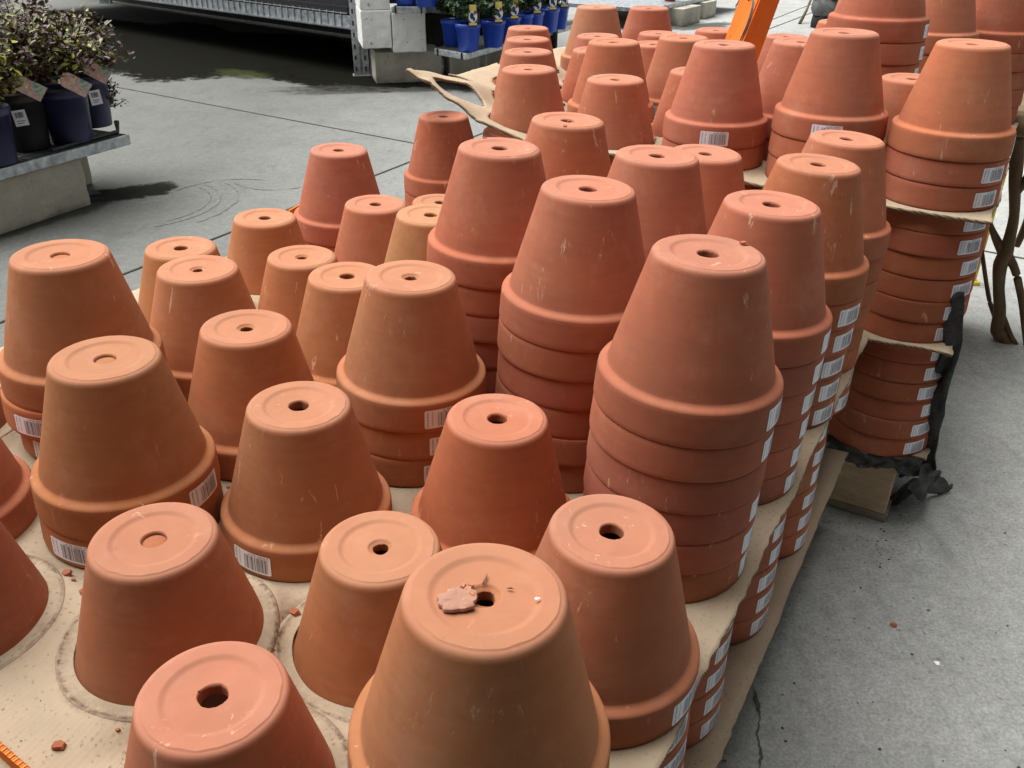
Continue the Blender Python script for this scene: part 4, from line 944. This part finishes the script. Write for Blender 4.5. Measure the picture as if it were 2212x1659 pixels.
b=MB(); b.tube([(-.235,-.05,.30),(-.245,-.05,.40),(-.225,-.05,.52),(-.18,-.04,.62)],[.014,.018,.018,.01],8); b.build('orange_edge',OG,e,smooth=True)
p=at(1727,52,0); b=MB(); d=atd(1752,-2,9.0)-p; b.tube([p,p+d*.5+Vector((.01,0,.01)),p+d,p+d*1.6+Vector((.05,0,0))],[.018,.014,.013,.012],8)
tag(b.build('wooden_stick',simple('weathered_stick',(.12,.10,.06),.8),smooth=True),'thin brown stick leaning up beside the black bag','stick')
b=MB(); y0=atd(2197,250,2.6)
b.box((0,0,.55),(.028,.028,1.1)); b.box((0,0,.006),(.05,.05,.012)); b.box((0,0,1.105),(.034,.034,.012))
o=b.build('yellow_post',YELLOW,loc=(y0.x,y0.y,0),bevel=.003); tag(o,'yellow post showing between the corner stack and the right picture edge','post')
# ------------------------------------------------------------------ carved root stool at the right edge
sb=at(2153,735,0); e=empty('root_stool',(sb.x,sb.y,0),label='dark carved root-wood stool with openwork legs at the right edge',cat='stool')
dep=(sb.y*.8718+(CAMZ)*.4898)
def wp(px,py,dd=0): 
    # a vertical plane through the foot, facing the aisle
    o0=Vector((0,0,CAMZ)); d=atd(px,py,1)-o0; n=Vector((.42,.907,0)); t=(sb+n*dd-o0).dot(n)/d.dot(n); return o0+d*t-Vector((sb.x,sb.y,0))
cc=lambda x,y,dd=0:wp((3732+x/2.0737)/1.8228,(700+y/2.0737)/1.8228,dd)
k_=dep/(F*2212)/2.0737/1.8228/2
def limb(pts,name='root_limb',dd=0,flat=1.0):
    b=MB(); P=[cc(x,y,dd if not isinstance(dd,(list,tuple)) else dd[i]) for i,(x,y,w_) in enumerate(pts)]; W=[w_*k_ for x,y,w_ in pts]
    Q=[];WW=[]
    for i in range(len(P)-1):
        p0,p1,p2,p3=P[max(0,i-1)],P[i],P[i+1],P[min(len(P)-1,i+2)]
        for t in [j/6 for j in range(6)]:
            Q.append(.5*((2*p1)+(p2-p0)*t+(2*p0-5*p1+4*p2-p3)*t*t+(3*p1-p0-3*p2+p3)*t**3)); WW.append(W[i]+(W[i+1]-W[i])*t)
    Q.append(P[-1]); WW.append(W[-1]); b.tube(Q,WW,12,flat=flat); return b.build(name,DRIFT,e,smooth=True)
limb([(560,-330,110),(560,-120,100),(548,60,86),(542,300,72),(510,470,84),(470,620,110),(428,720,105),(416,900,84),(424,1080,92),(405,1250,105),(440,1330,60)])
limb([(330,250,30),(348,380,38),(395,500,62),(450,610,80)])
limb([(270,520,26),(292,700,34),(318,880,34),(345,1020,36),(385,1130,44)],dd=.06)
limb([(480,620,80),(545,740,62),(585,900,58),(612,1050,56),(640,1300,54),(680,1600,60)])
limb([(400,1180,90),(430,1290,110),(500,1380,80),(570,1450,66),(640,1560,70),(720,1760,80)])
limb([(560,120,60),(610,60,60),(690,-60,70)]); limb([(420,1060,50),(470,1180,44),(520,1300,40),(600,1430,44)])
limb([(560,560,50),(640,380,60),(720,150,70)],dd=.10)
c=cc(720,-450); b=MB(); b.lathe([(.001,.0),(.20,.0),(.225,.012),(.23,.03),(.215,.045),(.001,.048)],40); o=b.build('seat',DRIFT,e,loc=(c.x,c.y,max(.46,c.z)),smooth=True)
# low grey stone edging seen past the stool
b=MB(); p=at(2205,300,.0); b.box((0,0,.06),(1.6,.22,.12)); o=b.build('stone_kerb',CONC,loc=(p.x+.75,p.y+.15,0),bevel=.01); o.rotation_euler=(0,0,R(4)); tag(o,'low grey kerb stone behind the carved stool at the right edge','kerb stone')

# ------------------------------------------------------------------ unseen blockers added around the camera to cut skylight: walls, roof overhead
wl=MB(); wl.box((1.0,-3.2,2.0),(16,.2,4.0)); tag(wl.build('blocker_wall',simple('blocker_wall_dark',(.08,.08,.075),.8,.2,3)),'unseen dark wall added behind the viewer to cut low skylight','wall')
wl=MB(); wl.box((6.6,-.6,1.0),(.5,5.0,2.0)); tag(wl.build('light_blocker',simple('side_blocker_dark',(.05,.05,.048),.8,.3,3)),'unseen dark block added along the right side to cut skylight','wall')
cn=empty('shade_canopy',(1,-1,0),label='unseen steel roof added above the viewer to cut skylight',cat='shade_canopy')
wl=MB(); wl.box((0,-.6,3.3),(14,3.6,.06)); 
for k in range(36): wl.box((-7+k*.4,-.6,3.25),(.05,3.6,.05))
wl.build('shade_canopy_sheet',simple('shade_canopy_steel',(.22,.22,.21),.6),cn)
for x in (-5.5,5.5):
    wl=MB(); wl.box((x,.9,1.62),(.1,.1,3.24)); wl.build('shade_canopy_pillar',STEEL,cn)

SW=simple('rubber_scuff',(.15,.15,.145),.8,.3,60)
for k,(cx,cy,r0,a0,a1) in enumerate([(-1.50,3.45,.22,-.9,1.2),(-1.50,3.45,.255,-1.1,1.0),(-1.48,3.46,.30,-.7,.9),(-1.2,3.5,.25,1.2,2.7),(-1.05,3.9,.20,-2.6,-1.0)]):
    strip('floor_scuff',[(cx+r0*math.cos(a0+(a1-a0)*i/24)*1.1,cy+r0*1.25*math.sin(a0+(a1-a0)*i/24)) for i in range(25)],.0055,.0016+.0001*k,SW,3.0)

wl=MB(); wl.box((-.9,-1.35,1.05),(2.8,.5,2.1)); wl.box((-.9,-1.35,2.12),(2.85,.52,.03)); tag(wl.build('light_blocker',simple('rear_blocker_dark',(.03,.03,.03),.8,.3,3)),'tall dark block added behind the viewer to darken the pot fronts','light blocker')  # unseen dark block added to shade the fronts of the near pots
